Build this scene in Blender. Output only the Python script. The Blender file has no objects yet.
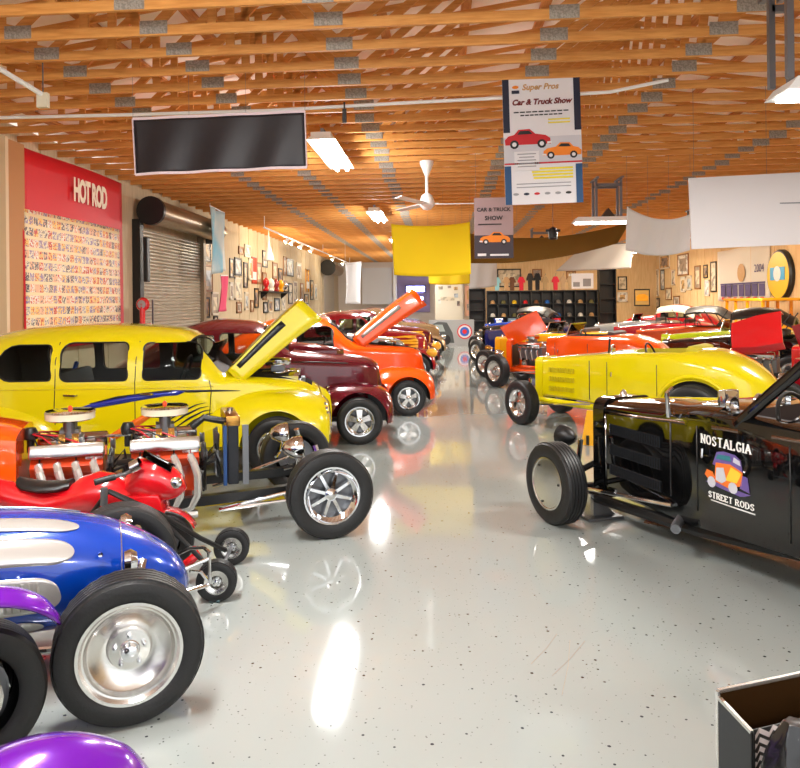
import bpy, bmesh, math, random
from mathutils import Vector, Matrix
random.seed(7)
SC = bpy.context.scene
COL = SC.collection
sin, cos, pi = math.sin, math.cos, math.pi
R = math.radians

# ------------------------------------------------------------------ camera
F, H, TH, ROLL, PX, PY = 720.0, 1.9, math.atan(.08), .010, 440 - 720 * .08, 302.0
_f = Vector((-sin(TH), cos(TH), 0)); _r = Vector((cos(TH), sin(TH), 0)); _u = Vector((0, 0, 1))
_rr = _r * cos(ROLL) - _u * sin(ROLL); _uu = _r * sin(ROLL) + _u * cos(ROLL)
cam_d = bpy.data.cameras.new('camera'); cam = bpy.data.objects.new('camera', cam_d); COL.objects.link(cam)
cam.matrix_world = Matrix(((_rr.x, _uu.x, -_f.x, 0), (_rr.y, _uu.y, -_f.y, 0), (_rr.z, _uu.z, -_f.z, H), (0, 0, 0, 1)))
cam_d.sensor_width = 36; cam_d.lens = F / 800 * 36
cam_d.shift_x = (400 - PX) / 800; cam_d.shift_y = (PY - 384) / 800
cam_d.clip_start = .05; cam_d.clip_end = 200
SC.camera = cam

# ------------------------------------------------------------------ world, exposure
W = bpy.data.worlds.new('world'); SC.world = W; W.use_nodes = True
W.node_tree.nodes['Background'].inputs[0].default_value = (.96, .98, 1.0, 1)
W.node_tree.nodes['Background'].inputs[1].default_value = 1.5
vs = SC.view_settings
vs.view_transform = 'Standard'; vs.look = 'None'; vs.gamma = 1; vs.use_curve_mapping = False
vs.exposure = 0.25
SC.cycles.transparent_max_bounces = 24

# ------------------------------------------------------------------ lamp energies (the lamps themselves are built with their fixtures)
E_TUBE, E_UP, E_TRAY, E_SPOT = 150, 95, 150, 45

# where a picture point lies in the hall
def ray(px, py):
    u = (px - PX) / F; v = -(py - PY) / F
    return _f + _rr * u + _uu * v
def at(px, py, Y):
    d = ray(px, py); t = Y / d.y; return Vector((d.x * t, Y, H + d.z * t))
def flr(px, py, z=0.0):
    d = ray(px, py); t = (z - H) / d.z; return Vector((d.x * t, d.y * t, z))
def snap(Y): return .2 + .61 * round((Y - .2) / .61)      # the nearest roof truss
def onx(px, py, X):
    d = ray(px, py); t = X / d.x; return Vector((X, d.y * t, H + d.z * t))

# ------------------------------------------------------------------ materials
def lin(c):
    return tuple(((v / 255) / 12.92 if v <= 10.3 else (((v / 255) + .055) / 1.055) ** 2.4) for v in c)
MATS = {}
def mat(name, rgb, rough=.5, metal=0., coat=0., emit=0., spec=None, bump=None):
    if name in MATS: return MATS[name]
    m = bpy.data.materials.new(name); m.use_nodes = True
    b = m.node_tree.nodes['Principled BSDF']; c = lin(rgb) + (1,)
    b.inputs['Base Color'].default_value = c; b.inputs['Roughness'].default_value = rough
    b.inputs['Metallic'].default_value = metal; b.inputs['Coat Weight'].default_value = coat
    b.inputs['Coat Roughness'].default_value = .04
    if spec is not None: b.inputs['Specular IOR Level'].default_value = spec
    if emit:
        b.inputs['Emission Color'].default_value = c; b.inputs['Emission Strength'].default_value = emit
    if bump:
        nt = m.node_tree; t = nt.nodes.new('ShaderNodeTexNoise'); t.inputs['Scale'].default_value = bump[0]
        tc = nt.nodes.new('ShaderNodeTexCoord'); nt.links.new(tc.outputs['Object'], t.inputs['Vector'])
        bp = nt.nodes.new('ShaderNodeBump'); bp.inputs['Strength'].default_value = bump[1]; bp.inputs['Distance'].default_value = .01
        nt.links.new(t.outputs[0], bp.inputs['Height']); nt.links.new(bp.outputs[0], b.inputs['Normal'])
    MATS[name] = m; return m
def noisecol(name, a, b_, scale, stretch=(1, 1, 1), rough=.5, lo=.35, hi=.65, bump=0., detail=4, coat=0., metal=0.):
    """two colours mixed by stretched noise in object space"""
    if name in MATS: return MATS[name]
    m = mat(name, a, rough, metal, coat); nt = m.node_tree; b = nt.nodes['Principled BSDF']
    tc = nt.nodes.new('ShaderNodeTexCoord'); mp = nt.nodes.new('ShaderNodeMapping'); mp.inputs['Scale'].default_value = stretch
    no = nt.nodes.new('ShaderNodeTexNoise'); no.inputs['Scale'].default_value = scale; no.inputs['Detail'].default_value = detail
    cr = nt.nodes.new('ShaderNodeValToRGB')
    cr.color_ramp.elements[0].position = lo; cr.color_ramp.elements[0].color = lin(a) + (1,)
    cr.color_ramp.elements[1].position = hi; cr.color_ramp.elements[1].color = lin(b_) + (1,)
    L = nt.links.new
    L(tc.outputs['Object'], mp.inputs[0]); L(mp.outputs[0], no.inputs['Vector']); L(no.outputs[0], cr.inputs[0]); L(cr.outputs[0], b.inputs['Base Color'])
    if bump:
        bp = nt.nodes.new('ShaderNodeBump'); bp.inputs['Strength'].default_value = bump; bp.inputs['Distance'].default_value = .01
        L(no.outputs[0], bp.inputs['Height']); L(bp.outputs[0], b.inputs['Normal'])
    return m
def cells(name, cols, sx, sz, base, rough=.5, gap=.12, axes=(0, 2)):
    """printed grid of little pictures: one random colour per cell, pale gaps (flat print)"""
    if name in MATS: return MATS[name]
    m = mat(name, base, rough); nt = m.node_tree; b = nt.nodes['Principled BSDF']; L = nt.links.new
    tc = nt.nodes.new('ShaderNodeTexCoord'); sp = nt.nodes.new('ShaderNodeSeparateXYZ'); L(tc.outputs['Object'], sp.inputs[0])
    def mth(op, a, v=None):
        n = nt.nodes.new('ShaderNodeMath'); n.operation = op
        if hasattr(a, 'links'): L(a, n.inputs[0])
        else: n.inputs[0].default_value = a
        if v is not None:
            if hasattr(v, 'links'): L(v, n.inputs[1])
            else: n.inputs[1].default_value = v
        return n.outputs[0]
    u = mth('MULTIPLY', sp.outputs[axes[0]], sx); v = mth('MULTIPLY', sp.outputs[axes[1]], sz)
    cb = nt.nodes.new('ShaderNodeCombineXYZ'); L(mth('FLOOR', u), cb.inputs[0]); L(mth('FLOOR', v), cb.inputs[1])
    wn = nt.nodes.new('ShaderNodeTexWhiteNoise'); wn.noise_dimensions = '2D'; L(cb.outputs[0], wn.inputs['Vector'])
    no = nt.nodes.new('ShaderNodeTexNoise'); no.inputs['Scale'].default_value = 22; L(tc.outputs['Object'], no.inputs['Vector'])
    val = mth('ADD', mth('MULTIPLY', wn.outputs['Value'], .6), mth('MULTIPLY', no.outputs[0], .55))
    cr = nt.nodes.new('ShaderNodeValToRGB'); cr.color_ramp.interpolation = 'CONSTANT'
    for i, c in enumerate(cols):
        e = cr.color_ramp.elements[i] if i < 2 else cr.color_ramp.elements.new(i / len(cols))
        e.position = .1 + .8 * i / len(cols); e.color = lin(c) + (1,)
    L(val, cr.inputs[0])
    g = mth('MAXIMUM', mth('LESS_THAN', mth('FRACT', u), gap), mth('LESS_THAN', mth('FRACT', v), gap * 2))
    mx = nt.nodes.new('ShaderNodeMix'); mx.data_type = 'RGBA'
    L(g, mx.inputs['Factor']); L(cr.outputs[0], mx.inputs['A']); mx.inputs['B'].default_value = lin(base) + (1,)
    L(mx.outputs['Result'], b.inputs['Base Color']); return m
def paint(name, rgb, flake=0.):
    m = mat(name, rgb, .2, flake, 1.0); return m
def glass(name, tint, gloss=.12):
    if name in MATS: return MATS[name]
    m = bpy.data.materials.new(name); m.use_nodes = True; nt = m.node_tree; nt.nodes.remove(nt.nodes['Principled BSDF'])
    o = nt.nodes['Material Output']; t = nt.nodes.new('ShaderNodeBsdfTransparent'); t.inputs[0].default_value = lin(tint) + (1,)
    g = nt.nodes.new('ShaderNodeBsdfGlossy'); g.inputs['Roughness'].default_value = .03
    fr = nt.nodes.new('ShaderNodeLayerWeight'); fr.inputs[0].default_value = gloss
    mx = nt.nodes.new('ShaderNodeMixShader'); nt.links.new(fr.outputs['Fresnel'], mx.inputs[0])
    nt.links.new(t.outputs[0], mx.inputs[1]); nt.links.new(g.outputs[0], mx.inputs[2]); nt.links.new(mx.outputs[0], o.inputs[0])
    MATS[name] = m; return m

CHROME = mat('chrome', (225, 226, 228), .07, 1)
ALUM = mat('spun_aluminium', (222, 220, 216), .24, 1)
STEEL = mat('grey_steel', (120, 122, 126), .4, .8)
RUBBER = mat('rubber', (24, 24, 25), .5, bump=(60, .15))
BLACK = mat('black_satin', (18, 18, 19), .4)
BLACKG = mat('black_gloss', (7, 7, 8), .04, 0, .6)
DARK = mat('dark_interior', (70, 60, 58), .7)
WHITE = mat('white_enamel', (236, 236, 234), .4)
CLOTHW = mat('white_cloth', (222, 222, 224), .85, bump=(8, .2))
GLASS = glass('window_glass', (236, 240, 238))
CLEAR = glass('clear_glass', (225, 232, 232))
BRASS = mat('brass', (190, 140, 70), .25, 1)
REDP = paint('red_paint', (205, 14, 26))
EORANGE = mat('engine_orange', (205, 62, 18), .35, 0, .5)

# ------------------------------------------------------------------ mesh building
def V3(*a): return Vector(a)
class MB:
    def __init__(s): s.v = []; s.f = []; s.m = []
    def add(s, vs, fs, mi=0):
        o = len(s.v); s.v += [tuple(p) for p in vs]; s.f += [tuple(i + o for i in f) for f in fs]; s.m += [mi] * len(fs); return s
    def box(s, c, d, rot=None, mi=0):
        x, y, z = (k / 2 for k in d)
        p = [Vector((i * x, j * y, k * z)) for k in (-1, 1) for j in (-1, 1) for i in (-1, 1)]
        if rot is not None: p = [rot @ q for q in p]
        c = Vector(c)
        return s.add([q + c for q in p], [(0, 2, 3, 1), (4, 5, 7, 6), (0, 1, 5, 4), (2, 6, 7, 3), (0, 4, 6, 2), (1, 3, 7, 5)], mi)
    def beam(s, a, b, w, h, up=(0, 0, 1), mi=0):
        a, b = Vector(a), Vector(b); x = (b - a).normalized(); u = Vector(up)
        if abs(x.dot(u)) > .98: u = Vector((0, 1, 0))
        y = u.cross(x).normalized(); z = x.cross(y)
        return s.box((a + b) / 2, ((b - a).length, w, h), Matrix((x, y, z)).transposed(), mi)
    def tube(s, pts, r, n=8, closed=False, mi=0):
        pts = [Vector(p) for p in pts]; k = len(pts); rings = []; prev = None
        for i, p in enumerate(pts):
            if closed: t = pts[(i + 1) % k] - pts[i - 1]
            else: t = pts[min(i + 1, k - 1)] - pts[max(i - 1, 0)]
            t.normalize()
            if prev is None: nrm = t.orthogonal().normalized()
            else: nrm = (prev - t * prev.dot(t)).normalized()
            prev = nrm; bn = t.cross(nrm); rr = r[i] if isinstance(r, (list, tuple)) else r
            rings.append([p + (nrm * cos(2 * pi * j / n) + bn * sin(2 * pi * j / n)) * rr for j in range(n)])
        return s.loft(rings, not closed, closed, mi)
    def loft(s, rings, cap=True, closed=False, mi=0):
        n = len(rings[0]); k = len(rings); fs = []
        for i in range(k if closed else k - 1):
            a, b = i * n, ((i + 1) % k) * n
            for j in range(n): fs.append((a + j, a + (j + 1) % n, b + (j + 1) % n, b + j))
        if cap and not closed: fs += [tuple(range(n - 1, -1, -1)), tuple((k - 1) * n + j for j in range(n))]
        return s.add([p for q in rings for p in q], fs, mi)
    def lathe(s, prof, n=32, o=(0, 0, 0), ax='y', mi=0, caps=False):
        o = Vector(o); k = len(prof); vs = []; fs = []
        for (r, h) in prof:
            for j in range(n):
                a = 2 * pi * j / n; c, d = r * cos(a), r * sin(a)
                vs.append(o + (Vector((c, h, d)) if ax == 'y' else Vector((c, d, h)) if ax == 'z' else Vector((h, c, d))))
        for i in range(k - 1):
            for j in range(n): fs.append((i * n + j, i * n + (j + 1) % n, (i + 1) * n + (j + 1) % n, (i + 1) * n + j))
        if caps: fs += [tuple(range(n)), tuple((k - 1) * n + j for j in range(n))]
        return s.add(vs, fs, mi)
    def cyl(s, a, b, r, n=16, r2=None, mi=0): return s.tube([a, b], [r, r if r2 is None else r2], n, mi=mi)
    def sph(s, c, r, n=14, mi=0):
        r = r if isinstance(r, (tuple, list)) else (r, r, r); rings = []
        for i in range(1, n // 2):
            t = pi * i / (n // 2); rings.append([(c[0] + r[0] * sin(t) * cos(2 * pi * j / n), c[1] + r[1] * sin(t) * sin(2 * pi * j / n), c[2] + r[2] * cos(t)) for j in range(n)])
        return s.loft(rings, True, mi=mi)
    def prism(s, pts, a, b, plane='xz', mi=0):
        def q(p, d): return (p[0], d, p[1]) if plane == 'xz' else (p[0], p[1], d) if plane == 'xy' else (d, p[0], p[1])
        n = len(pts); vs = [q(p, a) for p in pts] + [q(p, b) for p in pts]
        return s.add(vs, [tuple(range(n - 1, -1, -1)), tuple(range(n, 2 * n))] + [(j, (j + 1) % n, n + (j + 1) % n, n + j) for j in range(n)], mi)
    def grid(s, fn, nu, nv, mi=0):
        vs = [fn(i / nu, j / nv) for i in range(nu + 1) for j in range(nv + 1)]
        return s.add(vs, [(i * (nv + 1) + j, (i + 1) * (nv + 1) + j, (i + 1) * (nv + 1) + j + 1, i * (nv + 1) + j + 1) for i in range(nu) for j in range(nv)], mi)
    def mesh(s, name, mats, smooth=35, bevel=0.):
        me = bpy.data.meshes.new(name); me.from_pydata(s.v, [], s.f)
        for m in (mats if isinstance(mats, (list, tuple)) else [mats]): me.materials.append(m)
        me.polygons.foreach_set('material_index', s.m)
        bm = bmesh.new(); bm.from_mesh(me); bmesh.ops.recalc_face_normals(bm, faces=bm.faces)
        if bevel: bmesh.ops.bevel(bm, geom=[e for e in bm.edges if len(e.link_faces) == 2 and e.calc_face_angle(0) > .6], offset=bevel, segments=2, affect='EDGES', profile=.6)
        bm.to_mesh(me); bm.free(); sm(me, smooth); return me
    def build(s, name, mats, parent=None, smooth=35, bevel=0., solid=0.):
        o = link(name, s.mesh(name, mats, smooth, bevel), parent)
        if solid:
            md = o.modifiers.new('thickness', 'SOLIDIFY'); md.thickness = solid; md.offset = 0
        return o
def sm(me, smooth):
    if smooth:
        me.polygons.foreach_set('use_smooth', [True] * len(me.polygons)); me.set_sharp_from_angle(angle=R(smooth))
def link(name, data, parent=None, loc=None, rz=0):
    o = bpy.data.objects.new(name, data); COL.objects.link(o)
    if parent is not None: o.parent = parent
    if loc is not None: o.location = loc
    if rz: o.rotation_euler.z = rz
    return o
def tag(o, label, cat, group=None):
    o['label'] = label; o['category'] = cat
    if group: o['group'] = group
    return o
def thing(name, label, cat, loc=(0, 0, 0), rz=0, group=None):
    return tag(link(name, None, None, loc, rz), label, cat, group)
def struct(o): o['kind'] = 'structure'; return o
def stuff(o): o['kind'] = 'stuff'; return o
def boolean(ob, cutters, smooth=35):
    for c in cutters:
        md = ob.modifiers.new('cut', 'BOOLEAN'); md.object = c; md.operation = 'DIFFERENCE'; md.solver = 'EXACT'; md.material_mode = 'TRANSFER'
    bpy.context.view_layer.update()
    dg = bpy.context.evaluated_depsgraph_get(); me = bpy.data.meshes.new_from_object(ob.evaluated_get(dg))
    ob.modifiers.clear(); old = ob.data; ob.data = me; bpy.data.meshes.remove(old)
    for c in cutters:
        d = c.data; bpy.data.objects.remove(c); bpy.data.meshes.remove(d)
    sm(me, smooth); return ob
def text_mesh(body, size, extr=.002, align='CENTER', bold=0., shear=0., space=1.):
    cu = bpy.data.curves.new('lettering', 'FONT'); cu.body = body; cu.size = size; cu.extrude = extr; cu.align_x = align; cu.align_y = 'CENTER'
    cu.offset = bold; cu.shear = shear; cu.space_character = space; cu.resolution_u = 3
    o = bpy.data.objects.new('lettering', cu); COL.objects.link(o); bpy.context.view_layer.update()
    me = bpy.data.meshes.new_from_object(o.evaluated_get(bpy.context.evaluated_depsgraph_get()))
    bpy.data.objects.remove(o); bpy.data.curves.remove(cu); return me
def text(body, size, m, parent, loc, name='lettering', facing='-y', **k):
    me = text_mesh(body, size, **k); me.materials.clear(); me.materials.append(m)
    for v in me.vertices:
        x, y, z = v.co
        v.co = (x, -z, y) if facing == '-y' else (z, x, y) if facing == '+x' else (-z, -x, y)
    o = link(name, me, parent, loc); return o

# smooth interpolation through key rows (first entry is x)
def spline(keys, x):
    ks = keys if keys[0][0] < keys[-1][0] else keys[::-1]
    if x <= ks[0][0]: return ks[0][1:]
    if x >= ks[-1][0]: return ks[-1][1:]
    i = max(j for j in range(len(ks) - 1) if ks[j][0] <= x)
    a, b = ks[i], ks[i + 1]; h = b[0] - a[0]; t = (x - a[0]) / h; out = []
    for c in range(1, len(a)):
        d = (b[c] - a[c]) / h
        def slope(j):
            if j == 0 or j == len(ks) - 1: return d
            l = (ks[j][c] - ks[j - 1][c]) / (ks[j][0] - ks[j - 1][0]); r = (ks[j + 1][c] - ks[j][c]) / (ks[j + 1][0] - ks[j][0])
            return 0 if l * r <= 0 else 2 * l * r / (l + r)
        m0, m1 = slope(i), slope(i + 1)
        out.append((2 * t**3 - 3 * t**2 + 1) * a[c] + (t**3 - 2 * t**2 + t) * h * m0 + (-2 * t**3 + 3 * t**2) * b[c] + (t**3 - t**2) * h * m1)
    return out
# body cross-section: keys rows (x, half width, bottom, belt, top, roundness)
def ring(x, w, zb, belt, zt, e, m=7):
    q = [(0, zb), (w * .5, zb), (w * .88, zb), (w * .975, zb + .03), (w, zb + .1), (w, zb + (belt - zb) * .6), (w, belt)]
    for k in range(1, m + 1):
        a = pi / 2 * k / m; q.append((w * max(cos(a), 0) ** (2 / e) if k < m else 0, belt + (zt - belt) * sin(a) ** (2 / e)))
    return [Vector((x, y, z)) for y, z in q] + [Vector((x, -y, z)) for y, z in q[-2:0:-1]]
def body_mb(keys, n=60, x0=None, x1=None, dw=0., dz=0., zb=None):
    xs = [k[0] for k in keys]; a, b = (max(xs) if x0 is None else x0), (min(xs) if x1 is None else x1); rings = []
    for i in range(n + 1):
        x = a + (b - a) * (.5 - .5 * cos(pi * i / n)); w, b0, be, zt, e = spline(keys, x)
        if dw or dz:
            w -= dw; zt -= dz; be = min(be, zt - .02)
        rings.append(ring(x, w, b0 if zb is None else zb, be, zt, e))
    return MB().loft(rings)
def surfy(keys, x, z):
    w, b0, be, zt, e = spline(keys, x)
    if z <= be: return w
    return w * max(1 - min((z - be) / (zt - be), 1) ** e, 0) ** (1 / e)
def rpoly(x0, x1, z0, z1, r=.06, n=4, skew=(0, 0)):
    """rounded window outline; r may be four corner radii (x0z0, x1z0, x1z1, x0z1)"""
    rs = r if isinstance(r, (tuple, list)) else (r,) * 4; out = []
    for (cx, cz, a0), q in zip(((x0, z0, pi), (x1, z0, 1.5 * pi), (x1, z1, 0), (x0, z1, .5 * pi)), rs):
        ox = cx + (q if cx == x0 else -q); oz = cz + (q if cz == z0 else -q)
        for k in range(n + 1):
            a = a0 + pi / 2 * k / n; out.append((ox + q * cos(a), oz + q * sin(a)))
    return out
def skin_patch(keys, poly, side, off, m, name, parent, thick=.004):
    """thin sheet following the car's flank over an outline in (x, z)"""
    mb = MB(); n = len(poly); cx = sum(p[0] for p in poly) / n; cz = sum(p[1] for p in poly) / n
    def P(x, z, o): return (x, side * (surfy(keys, x, z) + o), z)
    lay = []
    for o in (off, off - thick):
        vs = [P(cx, cz, o)]
        for s in (.5, 1): vs += [P(cx + (p[0] - cx) * s, cz + (p[1] - cz) * s, o) for p in poly]
        lay.append(vs)
    N = 1 + 2 * n; fs = []
    for L in (0, N):
        for j in range(n):
            k = (j + 1) % n; fs += [(L, L + 1 + j, L + 1 + k), (L + 1 + j, L + 1 + n + j, L + 1 + n + k, L + 1 + k)]
    for j in range(n): fs.append((1 + n + j, 1 + n + (j + 1) % n, N + 1 + n + (j + 1) % n, N + 1 + n + j))
    mb.add(lay[0] + lay[1], fs); return mb.build(name, m, parent)
def skin_strip(keys, line, side, w, m, name, parent, off=.002):
    """narrow band on the flank along a line of (x, z[, half width])"""
    mb = MB(); top = []; bot = []; n = len(line)
    for i, p in enumerate(line):
        a = line[max(i - 1, 0)]; b = line[min(i + 1, n - 1)]; t = Vector((b[0] - a[0], b[1] - a[1])).normalized(); h = p[2] if len(p) > 2 else w
        for s, L in ((1, top), (-1, bot)):
            x, z = p[0] - t.y * h * s, p[1] + t.x * h * s; L.append((x, side * (surfy(keys, x, z) + off), z))
    mb.add(top + bot, [(i, i + 1, n + i + 1, n + i) for i in range(n - 1)])
    return mb.build(name, m, parent, solid=.004)

# ------------------------------------------------------------------ wheels
_wm = {}
def wheel_meshes(r, w, style, rimr):
    key = (r, w, style, rimr)
    if key in _wm: return _wm[key]
    n = 72; mb = MB(); h = w / 2; s = r - rimr
    prof = [(rimr - .01, -h * .78), (rimr, -h * .9), (rimr + s * .25, -h * 1.03), (rimr + s * .6, -h * 1.06), (r - s * .14, -h * .98), (r - .008, -h * .86)]
    g = []
    for k in range(5):
        a = -h * .8 + k * (h * 1.6 / 5); bw = h * 1.6 / 5
        g += [(r, a + bw * .12), (r, a + bw * .82), (r - .008, a + bw * .86), (r - .008, a + bw * .98)]
    prof = prof + g + [(r - .008, h * .86), (r - s * .14, h * .98), (rimr + s * .6, h * 1.06), (rimr + s * .25, h * 1.03), (rimr, h * .9), (rimr - .01, h * .78)]
    mb.lathe(prof, n)
    if style in ('dish', 'spoke8', 'disc'):   # shoulder tread notches
        for i, v in enumerate(mb.v):
            row = i // n
            if row in (5, 6, len(prof) - 6, len(prof) - 7) and (i % n) % 2:
                mb.v[i] = (v[0] * .988, v[1], v[2] * .988)
    tyre = mb.mesh('tyre', RUBBER, 40); parts = []
    q = rimr
    if style == 'dish':
        m = MB().lathe([(q + .004, h * .92), (q + .006, h * .98), (q - .008, h * .97), (q - .02, h * .8), (q - .028, h * .78), (q * .82, h * .5), (q * .8, h * .46), (q * .55, h * .12), (q * .45, h * .1), (q * .42, h * .16), (q * .4, h * .42), (q * .2, h * .46), (q * .18, h * .5), (0.001, h * .5)], 48)
        parts.append(('rim', m.mesh('rim', ALUM)))
        m = MB().lathe([(q * .17, h * .48), (q * .16, h * .95), (q * .1, h * 1.0), (0.001, h)], 20); parts.append(('hub_cap', m.mesh('hub_cap', CHROME)))
        m = MB()
        for k in range(5): a = 2 * pi * k / 5 + .3; m.lathe([(.012, h * .44), (.011, h * .7), (.001, h * .72)], 8, (q * .3 * cos(a), 0, q * .3 * sin(a)))
        parts.append(('lug_nuts', m.mesh('lug_nuts', CHROME)))
    elif style == 'disc':
        m = MB().lathe([(q + .006, h * .9), (q + .008, h * 1.02), (q - .006, h * 1.04), (q - .012, h * .98), (q * .9, h * .99), (q * .1, h * 1.06), (.001, h * 1.06)], 48); parts.append(('wheel_disc', m.mesh('wheel_disc', ALUM)))
        m = MB()
        for k in range(3): a = 2 * pi * k / 3 + .9; m.lathe([(.011, h), (.009, h * 1.09), (.001, h * 1.09)], 8, (q * .82 * cos(a), 0, q * .82 * sin(a)))
        parts.append(('fastener', m.mesh('fastener', BLACK)))
    else:
        ns = 8 if style == 'spoke8' else 5
        m = MB().lathe([(q + .004, h * .92), (q + .006, h * .98), (q - .008, h * .97), (q - .02, h * .8), (q * .8, h * .6), (q * .74, -h * .1), (q * .76, -h * .7)], 40); parts.append(('rim', m.mesh('rim', CHROME)))
        m = MB().lathe([(q * .8, -h * .2), (.02, -h * .25), (.001, -h * .25)], 24); parts.append(('brake_disc', m.mesh('brake_disc', STEEL)))
        for k in range(ns):
            a = 2 * pi * k / ns + .3; m = MB(); wi, wo = (q * .09, q * .07) if ns == 8 else (q * .22, q * .3); u = Vector((cos(a), 0, sin(a))); t = Vector((-sin(a), 0, cos(a)))
            rg = []
            for (rad, ww, y0, y1) in ((q * .12, wi, h * .1, h * .55), (q * .45, (wi + wo) / 2, h * .1, h * .5), (q * .78, wo, h * .0, h * .4)):
                rg.append([u * rad - t * ww + V3(0, y0, 0), u * rad + t * ww + V3(0, y0, 0), u * rad + t * ww * .7 + V3(0, y1, 0), u * rad - t * ww * .7 + V3(0, y1, 0)])
            m.loft(rg); parts.append(('spoke', m.mesh('spoke', ALUM if style != 'spoke8' else CHROME)))
        m = MB().lathe([(q * .24, h * .2), (q * .22, h * .6), (q * .12, h * .75), (.001, h * .78)], 20); parts.append(('hub_cap', m.mesh('hub_cap', CHROME)))
    _wm[key] = (tyre, parts); return _wm[key]
def wheel(parent, x, y, r=.33, w=.2, style='spoke5', rimr=None, steer=0., z=None):
    rimr = rimr or r * .62; ty, parts = wheel_meshes(r, w, style, rimr)
    o = link('tyre', ty, parent, (x, y, r if z is None else z)); o.rotation_euler = (0, 0, (0 if y > 0 else pi) + steer)
    for nm, me in parts: link(nm, me, o)
    return o
# ================================================================== SETTING
XL, XR, YF, YB, YD, ZC = -6.8, 11.7, -5.0, 40.0, 48.0, 4.55      # left wall, right wall, front, back wall, deep back wall, truss underside
WOOD = noisecol('truss_wood', (200, 132, 58), (226, 162, 86), 3, (1.2, 8, 14), .6, .3, .7, .1)
WOODP = noisecol('purlin_wood', (190, 120, 60), (214, 148, 84), 3, (10, 1, 10), .65)
DECK = mat('roof_deck_foil', (255, 240, 228), .6)
PLATE = noisecol('galvanised_plate', (138, 132, 122), (168, 162, 150), 60, (1, 1, 1), .5, .4, .6, .3, 2, 0, .15)

# floor: pale glossy epoxy with dark flecks and scratches (print on one slab)
def floor_mat():
    m = mat('epoxy_floor', (158, 164, 161), .07, 0, .4); nt = m.node_tree; b = nt.nodes['Principled BSDF']; L = nt.links.new
    tc = nt.nodes.new('ShaderNodeTexCoord')
    def flecks(scale, thr, seed):
        mp = nt.nodes.new('ShaderNodeMapping'); mp.inputs['Location'].default_value = (seed, seed * 1.7, 0); L(tc.outputs['Object'], mp.inputs[0])
        v = nt.nodes.new('ShaderNodeTexVoronoi'); v.inputs['Scale'].default_value = scale; L(mp.outputs[0], v.inputs['Vector'])
        n = nt.nodes.new('ShaderNodeTexNoise'); n.inputs['Scale'].default_value = scale * 2.3; L(mp.outputs[0], n.inputs['Vector'])
        sp = nt.nodes.new('ShaderNodeSeparateColor'); L(v.outputs['Color'], sp.inputs[0])
        a = nt.nodes.new('ShaderNodeMath'); a.operation = 'MULTIPLY_ADD'; L(n.outputs[0], a.inputs[0]); a.inputs[1].default_value = .16; L(v.outputs['Distance'], a.inputs[2])
        s = nt.nodes.new('ShaderNodeMath'); s.operation = 'MULTIPLY'; L(sp.outputs[0], s.inputs[0]); s.inputs[1].default_value = thr
        c = nt.nodes.new('ShaderNodeMath'); c.operation = 'LESS_THAN'; L(a.outputs[0], c.inputs[0]); L(s.outputs[0], c.inputs[1]); return c.outputs[0]
    f1 = flecks(20, .25, 3.1); f2 = flecks(40, .27, 8.4)
    no = nt.nodes.new('ShaderNodeTexNoise'); no.inputs['Scale'].default_value = .7; L(tc.outputs['Object'], no.inputs['Vector'])
    cr = nt.nodes.new('ShaderNodeValToRGB'); cr.color_ramp.elements[0].color = lin((156, 163, 159)) + (1,); cr.color_ramp.elements[1].color = lin((168, 173, 170)) + (1,)
    L(no.outputs[0], cr.inputs[0]); last = cr.outputs[0]
    for f, c in ((f2, (120, 122, 122)), (f1, (62, 64, 70))):
        mx = nt.nodes.new('ShaderNodeMix'); mx.data_type = 'RGBA'; L(f, mx.inputs['Factor']); L(last, mx.inputs['A']); mx.inputs['B'].default_value = lin(c) + (1,); last = mx.outputs['Result']
    L(last, b.inputs['Base Color'])
    n2 = nt.nodes.new('ShaderNodeTexNoise'); n2.inputs['Scale'].default_value = 1.6; L(tc.outputs['Object'], n2.inputs['Vector'])
    bp = nt.nodes.new('ShaderNodeBump'); bp.inputs['Strength'].default_value = .05; bp.inputs['Distance'].default_value = .02; L(n2.outputs[0], bp.inputs['Height']); L(bp.outputs[0], b.inputs['Normal'])
    return m
fo = struct(MB().box(((XL + XR) / 2, (YF + YD) / 2, -.05), (XR - XL + .4, YD - YF + .4, .1)).build('floor', floor_mat(), smooth=0))
SCR = mat('scratch_brown', (150, 136, 118), .4)
for a, b in (((531, 664), (557, 634)), ((562, 695), (570, 640)), ((552, 676), (585, 641))):
    p, q = flr(*a), flr(*b); m_ = (p + q) / 2 + V3(.01, 0, 0)
    MB().tube([p, m_, q], .0018, 4).build('scratch', SCR, fo)

# walls
WALL = noisecol('wall_board_tan', (196, 176, 142), (212, 194, 162), 4, (6, 6, .5), .75)
WALLB = noisecol('back_wall_tan', (214, 178, 128), (226, 194, 146), 3, (5, 5, .5), .75)
CREAM = mat('cream_board', (232, 222, 200), .7)
wl = struct(MB().box((XL - .1, (YF + YD) / 2, 2.4), (.2, YD - YF, 4.8)).build('wall_left', WALL, smooth=0))
for k in range(32):   # joint battens of the wall boards
    y = 9.4 + k * 1.22
    if 15.4 < y < 23.2: continue
    MB().box((XL + .008, y, 2.35), (.016, .03, 4.7)).build('joint_batten', WALL, wl)
wr = struct(MB().box((XR + .1, (YF + YB) / 2, 2.4), (.2, YB - YF, 4.8)).build('wall_right', WALLB, smooth=0))
for k in range(30):
    MB().box((XR - .008, 12 + k * .95, 2.35), (.016, .025, 4.7)).build('joint_batten', WALLB, wr)
wb = struct(MB().box(((1.6 + XR) / 2, YB + .1, 2.4), (XR - 1.6, .2, 4.8)).box((1.7, (YB + YD) / 2, 2.4), (.2, YD - YB, 4.8)).build('wall_back', WALLB, smooth=0))
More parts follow.
